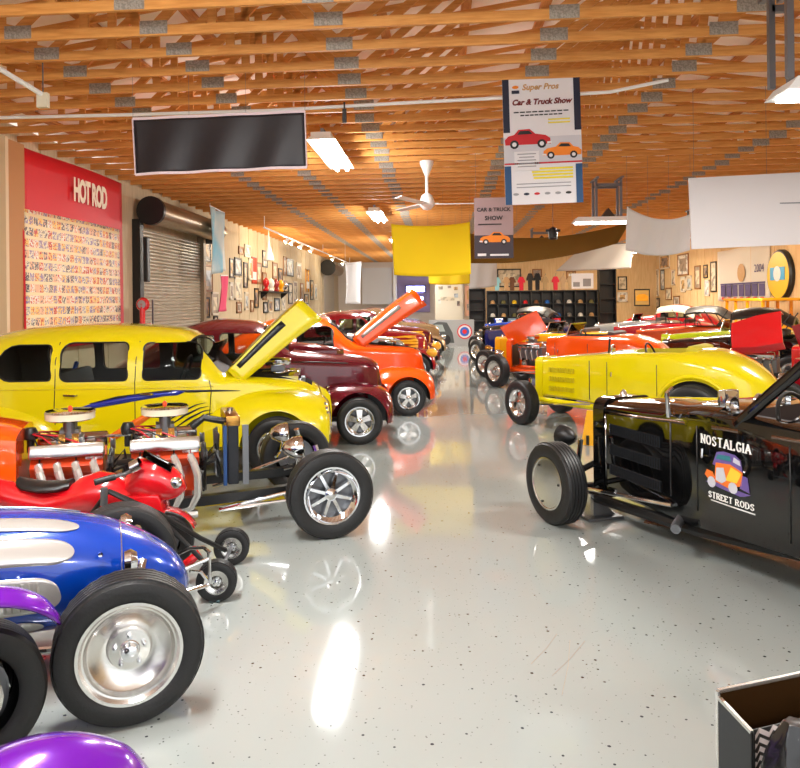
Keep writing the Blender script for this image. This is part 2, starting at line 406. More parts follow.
for k in range(8): MB().box((2.2 + k * 1.22, YB - .008, 2.35), (.03, .016, 4.7)).build('joint_batten', WALLB, wb)
struct(MB().box(((XL + 1.6) / 2, YD + .1, 2.4), (1.6 - XL, .2, 4.8)).build('wall_back_alcove', mat('alcove_wall', (232, 222, 208), .7), smooth=0))

# roof: pale decking on purlins over wooden trusses
RX, RZ, EZ = 2.45, 6.3, 4.95
def roofz(x): return EZ + (RZ - EZ) * (1 - abs(x - RX) / 9.4)
rd = MB(); pr = [(XL - .3, roofz(XL - .3)), (RX, RZ), (XR + .3, roofz(XR + .3)), (XR + .3, roofz(XR + .3) + .1), (RX, RZ + .1), (XL - .3, roofz(XL - .3) + .1)]
rd.prism(pr, YF, YD + .4); ceil = struct(rd.build('ceiling', DECK, smooth=0))
pm = {}
for s in (-1, 1):
    a = math.atan2(RZ - EZ, 9.4)
    pm[s] = MB().box((0, (YF + YD) / 2, 0), (.14, YD - YF, .045), Matrix.Rotation(s * a, 3, 'Y')).mesh('purlin', WOODP, 0)
x = XL + .3
while x < XR:
    if abs(x - RX) > .12: link('purlin', pm[-1 if x < RX else 1], ceil, (x, 0, roofz(x) - .035))
    x += 1.15
BN = [XL, -4.2, -2.77, -1.05, 1.18, 2.87, 5.6, 8.4, XR]           # panel points on the bottom chord
chord = MB().box(((XL + XR) / 2, 0, .05), (XR - XL, .04, .1)).mesh('roof_truss', WOOD, 0)
topm = MB().beam((XL, 0, roofz(XL) - ZC - .14), (RX, 0, RZ - ZC - .14), .036, .07).beam((RX, 0, RZ - ZC - .14), (XR, 0, roofz(XR) - ZC - .14), .036, .07).mesh('top_chord', WOOD, 0)
webm = []
for i in range(len(BN) - 1):
    t = (BN[i] + BN[i + 1]) / 2 if i not in (3, 4) else (BN[i] + BN[i + 1]) / 2 + (.3 if i == 3 else 1.0)
    for b in (BN[i], BN[i + 1]):
        if XL < b < XR and (i % 2 == 0 or b == BN[i]): webm.append(MB().beam((b, 0, .1), (t, 0, roofz(t) - ZC - .16), .09, .036, (0, 1, 0)).mesh('web', WOOD, 0))
for xx in (-5.4, -4.75, -3.5, -2.2, 6.6): webm.append(MB().beam((xx, 0, .1), (xx, 0, roofz(xx) - ZC - .16), .09, .036, (0, 1, 0)).mesh('web', WOOD, 0))
platm = MB().box((0, -.0225, .065), (.28, .004, .13)).box((0, -.026, .065), (.26, .004, .12)).mesh('gusset_plate', PLATE, 0)
far = MB(); k = 0; y = .2
while y < YD:
    tr = link('roof_truss', chord, ceil, (0, y, ZC))
    if y < 24: link('top_chord', topm, tr)
    for b in BN[1:-1]:
        if 5 < y < 23: link('gusset_plate', platm, tr, (b + random.uniform(-.03, .03), 0, random.uniform(-.01, .03)))
        else: far.box((b, y - .0225, ZC + .065), (.28, .006, .13))
    if 4 < y < 20:
        for w in webm: link('web', w, tr)
    y += .61
stuff(far.build('far_gusset_plates', PLATE, ceil, 0))

# the column and tan panel at the left end of the red poster
struct(MB().box((XL + .06, 10.9, 2.25), (.12, .5, 4.5)).build('trim_1', mat('column_tan', (188, 132, 78), .6), smooth=0))
struct(MB().box((XL + .1, 10.55, 2.25), (.2, .08, 4.5)).build('trim_2', mat('column_cream', (226, 200, 164), .6), smooth=0))

# ================================================================== CEILING FITTINGS
TUBE = mat('fluorescent_diffuser', (255, 252, 244), .5, 0, 0, 9.0)
def fixture(y, label, cam_side=True):
    t = thing('fluorescent_fixture', label, 'ceiling light', (-1.76, y, 4.33), 0, 'fluorescent ceiling lights')
    MB().box((0, 0, .1), (.3, 2.44, .06)).prism([(-.22, .02), (.22, .02), (.15, .07), (-.15, .07)], -1.22, 1.22).build('housing', WHITE, t, 0)
    for k in (-1, 1): MB().cyl((k * .09, -1.2, 0), (k * .09, 1.2, 0), .035, 10).build('tube', TUBE, t)
    for k in (-1, 1): MB().box((0, k * .75, .175), (.05, .66, .09)).build('hanger', STEEL, t, 0)
    ld = bpy.data.lights.new('tube_light', 'AREA'); ld.shape = 'RECTANGLE'; ld.size = .38; ld.size_y = 2.3; ld.energy = E_TUBE; ld.color = (.97, .99, 1)
    link('tube_light', ld, t, (0, 0, -.04))
    for k in (-1, 1):   # extra point lamps below the tubes, added to brighten trusses and roof
        ld = bpy.data.lights.new('ceiling_fill', 'POINT'); ld.energy = E_UP; ld.color = (1, .97, .92); ld.shadow_soft_size = .12; link('ceiling_fill', ld, t, (0, k * .6, -.22))
    return t
for y, lb in ((-4.2, 'white fluorescent ceiling light behind the photographer, out of view'), (3.2, 'white fluorescent ceiling light overhead, just above the picture'),
              (11.9, 'large bright twin-tube fluorescent light beside the black banner'), (20.6, 'smaller bright fluorescent light left of the ceiling fan'),
              (29.3, 'fluorescent ceiling light hidden behind the hanging yellow banner'), (38, 'fluorescent ceiling light before the alcove')):
    fixture(y, lb)
def tray(x, y, z, label, n=1.25, posts=(-.12, .3), power=1.0):
    t = thing('hanging_shop_light', label, 'hanging light', (x, y, z), 0, 'shop lights hung on steel frames')
    MB().prism([(-n / 2, 0), (n / 2, 0), (n / 2 - .08, .1), (-n / 2 + .08, .1)], -.22, .22).build('reflector_tray', WHITE, t, 0)
    h = ZC - z
    for yy in (-.16, .16):
        fr = MB()
        for xx in (posts[0] * n, posts[1] * n): fr.beam((xx, yy, .1), (xx, yy, h), .05, .05)
        fr.beam((posts[0] * n, yy, h - .16), (posts[1] * n, yy, h - .16), .05, .06).build('hanging_frame', STEEL, t, 0)
    for xx in (posts[0] * n, posts[1] * n): MB().box((xx, 0, h - .02), (.05, .7, .04)).build('hanging_rail', STEEL, t, 0)
    MB().prism([(-n * .02, .1), (n * .22, .1), (n * .1, .3)], -.1, .1).build('ballast_cone', mat('ballast_brown', (70, 56, 42), .6), t, 0)
    for k in (-1, 1): MB().cyl((-n / 2 + .05, k * .1, -.02), (n / 2 - .05, k * .1, -.02), .018, 8).build('tube', TUBE, t)
    ld = bpy.data.lights.new('tray_light', 'AREA'); ld.shape = 'RECTANGLE'; ld.size = n; ld.size_y = .4; ld.energy = E_TRAY * power; ld.color = (1, .96, .9) if power <= 1.3 else (1, .88, .7)
    link('tray_light', ld, t, (0, 0, -.05))
tray(3.48, 6.3, 3.6, 'near hanging shop light cut by the right picture edge', 1.3, (-.47, -.35))
tray(3.55, 16.1, 3.6, 'small hanging shop light above the olive curtain')
for x, y, lb in ((7.6, 11, 'unseen added shop light above the second row, behind the white board'), (7.6, 22, 'unseen added shop light above the lime green roadster, behind the hung sheets'),
                 (3.6, 27, 'unseen added shop light behind the olive curtain'), (8, 33, 'unseen added shop light near the far right corner'), (3.6, -3, 'unseen added shop light behind the photographer on the right')):
    tray(x, y, 4.0, lb, 1.6, power=2.2 if y > 20 else 1.3)  # unseen shop lights, added to light the rest of the hall
# ceiling fan
c = at(427, 204, snap(13.7)); fan = thing('ceiling_fan', 'white ceiling fan on a long rod above the yellow banner', 'ceiling fan', (c.x, c.y, c.z))
MB().cyl((0, 0, .1), (0, 0, ZC - c.z - .1), .03, 10).build('rod', WHITE, fan)
MB().lathe([(.02, ZC - c.z - .32), (.13, ZC - c.z - .05), (.13, ZC - c.z)], 20, ax='z').build('canopy', WHITE, fan)
MB().lathe([(.02, .22), (.1, .16), (.14, .05), (.14, -.03), (.08, -.1), (.01, -.12)], 20, ax='z').build('motor', WHITE, fan)
for k in range(3):
    a = 2 * pi * k / 3 + .06; rt = Matrix.Rotation(a, 3, 'Z') @ Matrix.Rotation(.2, 3, 'X')
    m_ = MB().box(rt @ V3(.62, 0, 0), (.95, .14, .012), rt).box(Matrix.Rotation(a, 3, 'Z') @ V3(.15, 0, .01), (.14, .04, .015), Matrix.Rotation(a, 3, 'Z')); m_.build('blade', WHITE, fan, 0)
# conduit runs
m_ = MB(); pts = [at(-60, 119, 8.6), at(120, 115, 8.7), at(270, 110.5, 8.8), at(420, 102, 8.9), at(560, 95, 9.0), at(610, 92, 9.0), at(668, 80, 9.0)]
tag(m_.tube(pts, .022, 8).build('conduit_pipe', WHITE), 'long white conduit pipe running across below the trusses', 'pipe')
a, b = at(-40, 45, 6.8), at(43, 95, 7.6)
t = thing('tube_lamp', 'slim white tube lamp hanging at the upper left corner', 'ceiling light', (0, 0, 0))
MB().tube([a, b], .028, 8).build('tube_body', WHITE, t); MB().box(b + V3(.0, 0, -.06), (.12, .06, .16)).build('end_bracket', mat('pale_bracket', (220, 214, 190), .5), t, 0); MB().cyl(b, (b.x, b.y, ZC + .1), .008, 6).build('hanger_wire', STEEL, t)
p = at(344.5, 116, 8.83); MB_ = MB().box((0, 0, 0), (.05, .05, .17)).box((0, 0, .12), (.02, .02, .1))
o = tag(MB_.build('junction_box', BLACK, smooth=0), 'small black box hanging under the conduit pipe', 'box'); o.location = p
p = at(553, 233, snap(15.5)); t = thing('hanging_spotlight', 'small black spotlight dangling above the olive curtain', 'spotlight', p)
MB().lathe([(.06, -.14), (.09, -.12), (.1, 0), (.07, .1), (.02, .13)], 14, ax='z').build('lamp_head', BLACK, t); MB().cyl((0, 0, .1), (0, 0, ZC - p.z + .05), .006, 6).build('wire', BLACK, t); MB().box((0, 0, .05), (.3, .05, .05)).build('bracket', BLACK, t, 0)
# track lights on the left, and a far right track added to light the back
SPOT = mat('spot_lens', (255, 236, 190), .3, 0, 0, 25.0)
def track(x, y0, y1, z, ys, label, prefix, side):
    t = thing('track_rail', label, 'light track', (x, 0, z)); MB().box((0, (y0 + y1) / 2, 0), (.05, y1 - y0, .04)).build('rail', WHITE, t, 0)
    for yy in (snap(y0 + .3), snap((y0 + y1) / 2), snap(y1 - .6)): MB().cyl((0, yy, .02), (0, yy, ZC - z + .03), .012, 6).build('hanger', WHITE, t)
    for i, yy in enumerate(ys):
        s = thing('track_spotlight', prefix % ('first', 'second', 'third', 'fourth', 'fifth', 'sixth', 'seventh')[i], 'spotlight', (x, yy, z - .1), 0, prefix.split(' on ')[0] + ' row')
        d = V3(side * .6, -.25, -.75).normalized(); MB().cyl((0, 0, .1), (0, 0, 0), .012, 6).build('stem', WHITE, s)
        MB().cyl(-d * .08, d * .1, .05, 14, .075).build('lamp_can', WHITE, s); MB().cyl(d * .1, d * .112, .068, 14).build('lens', SPOT, s)
        ld = bpy.data.lights.new('spot_lamp', 'POINT'); ld.energy = E_SPOT; ld.color = (1, .84, .6); ld.shadow_soft_size = .07; link('spot_lamp', ld, s, d * .22)
track(-5.3, 21.5, 43, 4.2, (24.8, 25.7, 27.4, 29.6, 35.7, 39.5), 'white ceiling track rail along the left wall carrying warm spotlights', '%s warm spotlight from the roller door on the left track', -1)
track(9.4, 19, 38, 4.2, (21, 25, 29, 33, 36.5), 'added white ceiling track rail near the far right pictures', '%s added spotlight of the far right track', 1)

# ================================================================== HANGING BANNERS
def cords(t, pts, top=None):
    for p in pts: MB().cyl(p, (p[0], p[1], (top or ZC + .02) - t.location.z), .002, 5).build('cord', STEEL, t)
def sheet(name, label, cat, px, Y, m, sag=0., wave=.03, nf=4, edge=None, drop=True, back=None):
    """hung cloth; px = four picture corners (tl, tr, br, bl)"""
    Y = snap(Y); P = [at(q[0], q[1], Y) for q in px]; o = (P[0] + P[1] + P[2] + P[3]) / 4
    t = thing(name, label, cat, o)
    def fn(u, v):
        a = P[0].lerp(P[1], u); b = P[3].lerp(P[2], u); p = a.lerp(b, v) - o
        s = sag * 4 * u * (1 - u)
        return p + V3(0, wave * sin(u * nf * 2 * pi + v * 2) * (.3 + .7 * v), -s * (1 - .35 * v))
    MB().grid(fn, 40, 14).build('cloth', m, t, 60, solid=.006)
    if edge:
        w = edge[1]
        for e in ((0, 0, 1, 0), (0, 1, 1, 1), (0, 0, 0, 1), (1, 0, 1, 1)):
            pts = [fn(e[0] + (e[2] - e[0]) * k / 20, e[1] + (e[3] - e[1]) * k / 20) + V3(0, -.006, 0) for k in range(21)]
            b = MB()
            for q, r_ in zip(pts, pts[1:]): b.beam(q, r_, .012, w, (0, -1, 0) if e[0] == e[2] else (0, 0, 1))
            b.build('border', edge[0], t, 0)
    if drop: cords(t, [fn(0, 0), fn(.33, 0), fn(.66, 0), fn(1, 0)])
    return t
sheet('hanging_banner', 'wide blank black banner with white edge hung by the left lights', 'banner', ((133, 119), (305, 111.5), (306.5, 167), (135, 174.5)), 8.4, mat('black_vinyl', (32, 28, 33), .5, bump=(5, .3)), .0, .025, 3, (mat('banner_edge', (232, 214, 220), .6), .03))
sheet('hanging_banner', 'plain bright yellow cloth banner over the aisle', 'banner', ((391, 224), (470, 222), (471, 274), (394, 275)), 17.5, mat('yellow_cloth', (255, 224, 8), .8), .07, .02, 2)
sheet('hanging_banner', 'lower yellow cloth strip behind the bright yellow banner', 'banner', ((428, 262), (470, 262), (470, 283.5), (429, 284)), 22, mat('mustard_cloth', (224, 190, 14), .8), .05, .02, 2)
sheet('hanging_curtain', 'long olive brown draped curtain hung across the hall', 'curtain', ((462, 232), (630, 222), (618, 243), (468, 263)), 19.5, mat('olive_cloth', (112, 82, 18), .85), .28, .05, 3)
sheet('hanging_sheet', 'white cloth sheet sagging between its corners beside the white board', 'cloth', ((627, 206.5), (690.5, 214), (690.5, 250), (626, 250)), 13.6, CLOTHW, .16, .03, 3)
sheet('hanging_sheet', 'dim grey sheet hung low behind the olive curtain on the right', 'cloth', ((585, 244), (634, 243), (631, 268), (556, 271)), 22.5, mat('grey_cloth', (196, 192, 188), .85), .03, .03, 2)
sheet('hanging_sheet', 'dim grey sheet hung beside the lower yellow strip', 'cloth', ((468, 255), (497, 255), (497, 286), (469, 289)), 24, MATS['grey_cloth'], .02, .02, 2)
P = [at(690, 180, snap(9.6)), at(690, 251, snap(9.6)), at(845, 170, snap(9.6))]
t = thing('hanging_board', 'big blank white board hanging at the right', 'board', (P[0] + P[1]) / 2); w = P[2].x - P[0].x; h = P[0].z - P[1].z
MB().box((w / 2, 0, .05), (w, .03, h), Matrix.Rotation(-.03, 3, 'Y')).build('panel', mat('white_panel', (208, 203, 204), .55), t, 0); cords(t, [(.05, 0, h / 2), (w / 2, 0, h / 2), (w - .05, 0, h / 2)])
MB().box((w * .78, -.02, .13), (w * .4, .006, .012)).build('wire', STEEL, t, 0)

# the two show posters
def poster_panel(t, w, h, m): MB().box((0, 0, 0), (w, .012, h)).build('panel', m, t, 0)
def flat(t, name, poly, m, y=-.009, th=.003): return MB().prism(poly, y - th, y).build(name, m, t, 0)
def rect(x0, x1, z0, z1): return [(x0, z0), (x1, z0), (x1, z1), (x0, z1)]
PAPER = mat('poster_paper', (226, 222, 224), .5); INKR = mat('ink_red', (196, 18, 30), .5); INKB = mat('ink_navy', (16, 24, 50), .5); INKBL = mat('ink_blue', (18, 70, 116), .5)
INKK = mat('ink_black', (24, 22, 24), .5); INKO = mat('ink_orange', (240, 132, 20), .5); INKY = mat('ink_yellow', (232, 214, 40), .5); INKM = mat('ink_maroon', (112, 26, 26), .5); INKG = mat('ink_grey', (150, 148, 150), .5); INKT = mat('ink_tan', (196, 150, 92), .5)
def car_print(t, x, z, s, m, flip=1, name='printed_car'):
    """small side-on car silhouette in ink, with tyres and windows"""
    pr = [(-1, .1), (-1.02, .34), (-.86, .5), (-.6, .56), (-.4, .78), (.1, .8), (.34, .58), (.8, .5), (1.0, .36), (1.02, .1)]
    o = flat(t, name, [(x + flip * a * s, z + b * s) for a, b in pr], m, -.0095)
    for cx in (-.6, .62):
        flat(o, 'printed_tyre', [(x + flip * cx * s + .2 * s * cos(k * pi / 5), z + .12 * s + .2 * s * sin(k * pi / 5)) for k in range(10)], INKK, -.0115)
        flat(o, 'printed_wheel', [(x + flip * cx * s + .1 * s * cos(k * pi / 5), z + .12 * s + .1 * s * sin(k * pi / 5)) for k in range(10)], PAPER, -.0135)
    flat(o, 'printed_window', [(x + flip * a * s, z + b * s) for a, b in ((-.46, .56), (-.34, .72), (.06, .73), (.22, .57))], INKK, -.0115)
    flat(o, 'printed_bumper', [(x + flip * a * s, z + b * s) for a, b in ((.86, .1), (1.06, .14), (1.06, .22), (.86, .2))], PAPER, -.0115)
    return o
Yp = snap(9.0); A, B = at(503, 76, Yp), at(582, 203, Yp); w, h = B.x - A.x, A.z - B.z
t = thing('show_poster', 'tall white Car & Truck Show poster with red and orange cars', 'poster', ((A.x + B.x) / 2, Yp, (A.z + B.z) / 2)); t.rotation_euler.y = -.02
poster_panel(t, w, h, PAPER)
for s in (-1, 1):
    x0, x1 = sorted((s * w / 2, s * (w / 2 - .085 * w)))
    flat(t, 'printed_band', rect(x0, x1, h * .06, h / 2), INKB); flat(t, 'printed_band', rect(x0, x1, -h / 2, -h * .2), INKBL)
flat(t, 'printed_stripe', rect(-w / 2, w / 2, -h * .19, -h * .178), INKR, -.0125); flat(t, 'printed_road', rect(-w / 2, w / 2, -h * .178, h * .02), mat('ink_pale', (202, 200, 206), .5), -.0085, .001)
text('Car & Truck Show', w * .1, INKM, t, (0, -.009, h * .29), bold=.004, shear=.25); text('Super Pros', w * .105, INKT, t, (-.01, -.009, h * .405), bold=.003, shear=.25)
for zz, ww in ((.215, .72), (.19, .55)): 
    for k in range(9): flat(t, 'printed_line', rect(-w * ww / 2 + k * w * ww / 9, -w * ww / 2 + (k + .8) * w * ww / 9, h * zz - .008, h * zz + .006), INKK)
for zz in (.15, .125): flat(t, 'printed_line', rect(w * .08, w * .36, h * zz - .008, h * zz + .008), INKY)
car_print(t, -w * .19, -h * .055, w * .29, INKR); car_print(t, w * .25, -h * .145, w * .24, INKO, -1)
flat(t, 'printed_notice', rect(-w * .37, -w * .05, -h * .24, -h * .09), PAPER, -.0125)
for k in range(5): flat(t, 'printed_line', rect(-w * .33 + k % 2 * .02, -w * .09 - k % 2 * .02, -h * (.115 + k * .024), -h * (.107 + k * .024)), INKG, -.015)
for k in range(4): flat(t, 'printed_line', rect(-w * .16 + k * .01, w * .38, -h * (.235 + k * .024), -h * (.22 + k * .024)), INKY)
for k in range(2): flat(t, 'printed_line', rect(-w * .35, w * .35, -h * (.345 + k * .026), -h * (.338 + k * .026)), INKG)
for k, (mm) in enumerate((INKG, INKB, INKR, INKG, INKG, INKK)): flat(t, 'printed_logo', [(-w * .36 + k * w * .135 + .035 * cos(q * pi / 5), -h * .42 + .016 * sin(q * pi / 5)) for q in range(10)], mm)
flat(t, 'printed_logo', rect(-w * .38, -w * .28, h * .36, h * .385), INKB); flat(t, 'printed_logo', [(-w * .33 + .04 * cos(q * pi / 5), h * .41 + .02 * sin(q * pi / 5)) for q in range(10)], INKO)
cords(t, [(-w / 2 + .03, 0, h / 2), (w / 2 - .03, 0, h / 2)])
Yp = snap(13.0); A, B = at(474, 198, Yp), at(513.5, 258, Yp); w, h = B.x - A.x, A.z - B.z
t = thing('show_poster', 'smaller grey CAR & TRUCK SHOW poster with an orange hot rod', 'poster', ((A.x + B.x) / 2, Yp, (A.z + B.z) / 2))
poster_panel(t, w, h, mat('poster_mauve', (166, 140, 142), .5)); flat(t, 'printed_ground', rect(-w / 2, w / 2, -h / 2, -h * .12), mat('ink_dusk', (58, 48, 58), .5))
text('CAR & TRUCK', w * .135, INKK, t, (0, -.009, h * .3), bold=.002); text('SHOW', w * .15, INKK, t, (0, -.009, h * .16), bold=.003)
flat(t, 'printed_line', rect(-w * .4, w * .2, h * .05, h * .07), INKK)
car_print(t, .02, -h * .26, w * .38, INKO, -1); flat(t, 'printed_logo', rect(-w * .42, -w * .2, -h * .46, -h * .42), PAPER, -.0125); flat(t, 'printed_logo', rect(-w * .1, w * .38, -h * .46, -h * .43), PAPER, -.0125)
cords(t, [(-w / 2 + .03, 0, h / 2), (w / 2 - .03, 0, h / 2)])
# ================================================================== CAR BUILDERS (local frame: x forward, front axle at x = 0, y to the car's left, z up)
def place(t, contact, ang, track, near):
    """put the car so that its near front tyre stands at contact; near = +1 left tyre, -1 right tyre"""
    ln = V3(-sin(ang), cos(ang), 0); c = Vector(contact) - ln * near * track / 2
    t.location = (c.x, c.y, 0); t.rotation_euler.z = ang
def fender(name, keys, y0, side, m, parent, cut, n=26):
    """keys rows (x, outer y, bottom, top); closed rounded solid from y0 outwards, wheel opening cut as a cylinder"""
    rings = []; xs = [k[0] for k in keys]; a, b = max(xs), min(xs)
    for i in range(n + 1):
        x = a + (b - a) * (.5 - .5 * cos(pi * i / n)); yo, zb, zt = spline(keys, x); hw = max(yo - y0, .02); hz = max(zt - zb, .02); q = []
        for k in range(9):
            t = pi / 2 * k / 8; q.append((y0 + hw * max(cos(t), 0) ** .75, zb + hz * .25 + hz * .75 * sin(t) ** .8))
        q = [(y0, zb), (y0 + hw * .8, zb), (y0 + hw * .97, zb + hz * .06)] + q[:-1] + [(y0, zt)]
        rings.append([V3(x, side * y, z) for y, z in q])
    o = MB().loft(rings).build(name, m, None, 40)
    if cut:
        cs = []
        for (cx, cz, cr) in cut:
            cb = MB().cyl((cx, side * (y0 + .05), cz), (cx, side * (y0 + .9), cz), cr, 40).build('cutter', BLACK); cs.append(cb)
        boolean(o, cs, 40)
    o.parent = parent; return o

WILLYS = [(.34, .16, .45, .7, .80, 2.2), (.28, .27, .36, .9, 1.03, 2.4), (.1, .36, .32, .98, 1.12, 2.4), (-.3, .45, .3, 1.0, 1.18, 2.5), (-.75, .56, .3, 1.03, 1.24, 2.6), (-.93, .62, .3, 1.05, 1.27, 2.7),
          (-1.0, .64, .3, 1.05, 1.31, 2.7), (-1.12, .66, .3, 1.05, 1.45, 2.8), (-1.26, .68, .3, 1.05, 1.58, 2.9), (-1.5, .70, .3, 1.05, 1.66, 2.9), (-1.9, .72, .3, 1.05, 1.69, 2.8), (-2.3, .72, .3, 1.03, 1.62, 2.7), (-2.7, .70, .3, 1.0, 1.46, 2.5),
          (-3.1, .64, .32, .9, 1.24, 2.3), (-3.5, .52, .36, .76, .96, 2.1), (-3.78, .34, .4, .6, .68, 2), (-3.86, .2, .44, .52, .56, 2)]
SEDAN = [(.5, .15, .4, .62, .74, 2.2), (.42, .26, .34, .78, .92, 2.4), (.2, .36, .3, .9, 1.03, 2.4), (-.2, .48, .28, .97, 1.08, 2.5), (-.5, .58, .26, 1.0, 1.11, 2.6), (-.6, .62, .26, 1.0, 1.13, 2.7),
         (-.72, .66, .26, 1.0, 1.28, 2.8), (-.9, .69, .26, 1.0, 1.5, 3.0), (-1.15, .72, .26, 1.0, 1.62, 3.1), (-1.6, .74, .26, 1.0, 1.67, 3.1), (-2.1, .74, .26, 1.0, 1.69, 3.0), (-2.75, .73, .26, 1.0, 1.66, 2.9), (-3.2, .70, .28, .98, 1.57, 2.7),
         (-3.6, .64, .3, .9, 1.38, 2.4), (-4.0, .5, .36, .74, 1.06, 2.2), (-4.28, .3, .42, .58, .7, 2)]
def seat(parent, x, m, w=.5, z=.45, back=True):
    s = MB().box((x, 0, z), (.5, w * 2, .16)).mesh('seat', m, 35, .04); link('seat', s, parent)
    s = MB().box((0, 0, .27), (.16, w * 2, .56), Matrix.Rotation(-.2, 3, 'Y')).mesh('seat_back', m, 35, .05); link('seat_back', s, parent, (x - .28, 0, z))
def steering(parent, x, y, z, r=.19, m=None):
    o = MB().tube([(r * .5 * sin(a) * .7, r * cos(a), r * sin(a)) for a in [2 * pi * k / 24 for k in range(24)]], .014, 8, True).tube([(0, -r, 0), (0, r, 0)], .01, 6).tube([(0, 0, 0), (.35, 0, -.22)], .014, 6)
    o = o.build('steering_wheel', m or BLACK, parent); o.location = (x, y, z)
def small_engine(parent, x, z, m=EORANGE, w=.2):
    """engine seen inside an open bay"""
    MB().box((x, 0, z - .12), (.55, w * 1.4, .25)).build('engine_block', m, parent, 0, .01)
    for s in (-1, 1):
        MB().box((x, s * w, z + .06), (.52, .12, .1), Matrix.Rotation(s * -.5, 3, 'X')).build('valve_cover', CHROME, parent, 35, .02)
        for k in range(4): MB().tube([(x - .2 + k * .13, s * w * 1.1, z - .04), (x - .2 + k * .13, s * (w + .1), z - .08), (x - .24 + k * .13, s * (w + .12), z - .26)], .022, 7).build('exhaust_header', CHROME, parent)
    MB().box((x, 0, z + .06), (.4, .18, .1)).build('intake_manifold', ALUM, parent, 0, .01)
    MB().box((x, 0, z + .14), (.16, .14, .1)).build('carburettor', STEEL, parent, 0, .01)
    MB().lathe([(.02, z + .19), (.15, z + .19), (.16, z + .21), (.16, z + .25), (.14, z + .265), (.01, z + .27)], 24, (x, 0, 0), 'z').build('air_cleaner', CHROME, parent)
    MB().lathe([(.02, -.02), (.1, -.02), (.1, .02), (.02, .02)], 16, (x + .3, 0, z - .05), 'x').build('pulley', STEEL, parent)

_share = {}
def fatcar(name, label, keys, P, wins, contact, ang, style='spoke5', r=.31, track=1.42, wb=2.6, fk=None, rk=None, hood_open=None, cat='car', group=None, detail=True, key=None, roof_m=None, zs=1.0):
    t = thing(name, label, cat, (0, 0, 0), 0, group); track_y = track / 2
    shared = _share.get(key)
    def use(nm, me):
        o = link(nm, me, t); o.material_slots[0].link = 'OBJECT'; o.material_slots[0].material = P; return o
    if shared:
        for nm, me, painted in shared:
            o = use(nm, me) if painted else link(nm, me, t)
    else:
        rec = []
        body = body_mb(keys, 70).build('body', P, None, 32)
        cab0 = wins['cab'][0]; cab1 = wins['cab'][1]
        cav = body_mb(keys, 30, cab0, cab1, .04, .04, .5).build('cutter', DARK)
        cut = [cav]
        for w in wins['side']: cut.append(MB().prism(w, -1.2, 1.2).build('cutter', DARK))
        if 'ws' in wins:
            (x, z, ang_, ww, hh) = wins['ws']; cut.append(MB().box((x, 0, z), (.5, ww, hh), Matrix.Rotation(ang_, 3, 'Y')).build('cutter', DARK))
        if hood_open:
            x0, x1, zlow = hood_open['bay']; cut.append(MB().prism([(x0, -.2), (x1, -.42), (x1, .42), (x0, .2)], zlow, 2, 'xy').build('cutter', DARK) if False else MB().loft([[V3(x0, -.2, q), V3(x1, -.44, q), V3(x1, .44, q), V3(x0, .2, q)] for q in (zlow, 2.0)]).build('cutter', DARK))
        for s in (-1, 1):  # rear wheel wells
            cut.append(MB().cyl((-wb, s * .5, r), (-wb, s * 1.2, r), r + .05, 32).build('cutter', DARK))
        boolean(body, cut, 32); body.parent = t; rec.append(('body', body.data, True))
        for w in wins['side']:
            for s in (-1, 1):
                g = skin_patch(keys, w, s, -.014, GLASS, 'side_window', t); rec.append(('side_window', g.data, False))
                if detail:
                    n = len(w); cx = sum(p[0] for p in w) / n; cz = sum(p[1] for p in w) / n
                    rim = MB().tube([(cx + (p[0] - cx) * 1.0, s * (surfy(keys, p[0], p[1]) - .002), cz + (p[1] - cz) * 1.0) for p in w], .009, 6, True).build('window_trim', BLACK, t); rec.append(('window_trim', rim.data, False))
        if 'ws' in wins:
            (x, z, ang_, ww, hh) = wins['ws']; g = MB().box((x, 0, z), (.008, ww + .02, hh + .02), Matrix.Rotation(ang_, 3, 'Y')).build('windscreen', GLASS, t, 0); rec.append(('windscreen', g.data, False))
        for s in (-1, 1):
            f = fender('front_fender', fk, .3, s, P, t, [(0, r, r + .07)]); rec.append(('front_fender', f.data, True))
            f = fender('rear_fender', rk, .5, s, P, t, [(-wb, r, r + .06)]); rec.append(('rear_fender', f.data, True))
        if key: _share[key] = rec
    for s in (-1, 1):
        wheel(t, 0, s * track_y, r, .19, style); wheel(t, -wb, s * (track_y + .02), r * 1.05, .24, style)
    MB().cyl((0, -track_y, r), (0, track_y, r), .035, 10).build('front_axle', BLACK, t); MB().cyl((-wb, -track_y, r), (-wb, track_y, r), .05, 10).build('rear_axle', BLACK, t)
    seat(t, (wins['cab'][0] + wins['cab'][1]) / 2 - .05, DARK, .5, .6)
    steering(t, wins['cab'][0] - .35, .3, 1.08)
    return t
W_WILLYS = dict(cab=(-1.1, -2.75), side=[rpoly(-1.86, -1.24, 1.13, 1.5, (.03, .03, .12, .05)), rpoly(-2.42, -1.94, 1.13, 1.47, (.08, .03, .03, .12))], ws=(-1.1, 1.4, .55, .9, .26))
W_SEDAN = dict(cab=(-.85, -3.3), side=[rpoly(-1.44, -.83, 1.08, 1.48, (.05, .06, .16, .06)), rpoly(-2.31, -1.6, 1.08, 1.49, (.07, .05, .06, .12)), rpoly(-2.98, -2.41, 1.09, 1.47, (.14, .04, .06, .2))], ws=(-.78, 1.33, .5, .96, .28))
FK_W = [(.47, .60, .30, .50), (.44, .74, .26, .62), (.3, .83, .24, .73), (.05, .86, .24, .79), (-.3, .85, .24, .80), (-.6, .80, .26, .70), (-.95, .70, .28, .56), (-1.25, .60, .3, .44)]
RK_W = [(-1.85, .70, .30, .5), (-2.1, .80, .28, .68), (-2.6, .86, .28, .80), (-3.0, .84, .3, .76), (-3.4, .74, .34, .6), (-3.6, .62, .4, .5)]
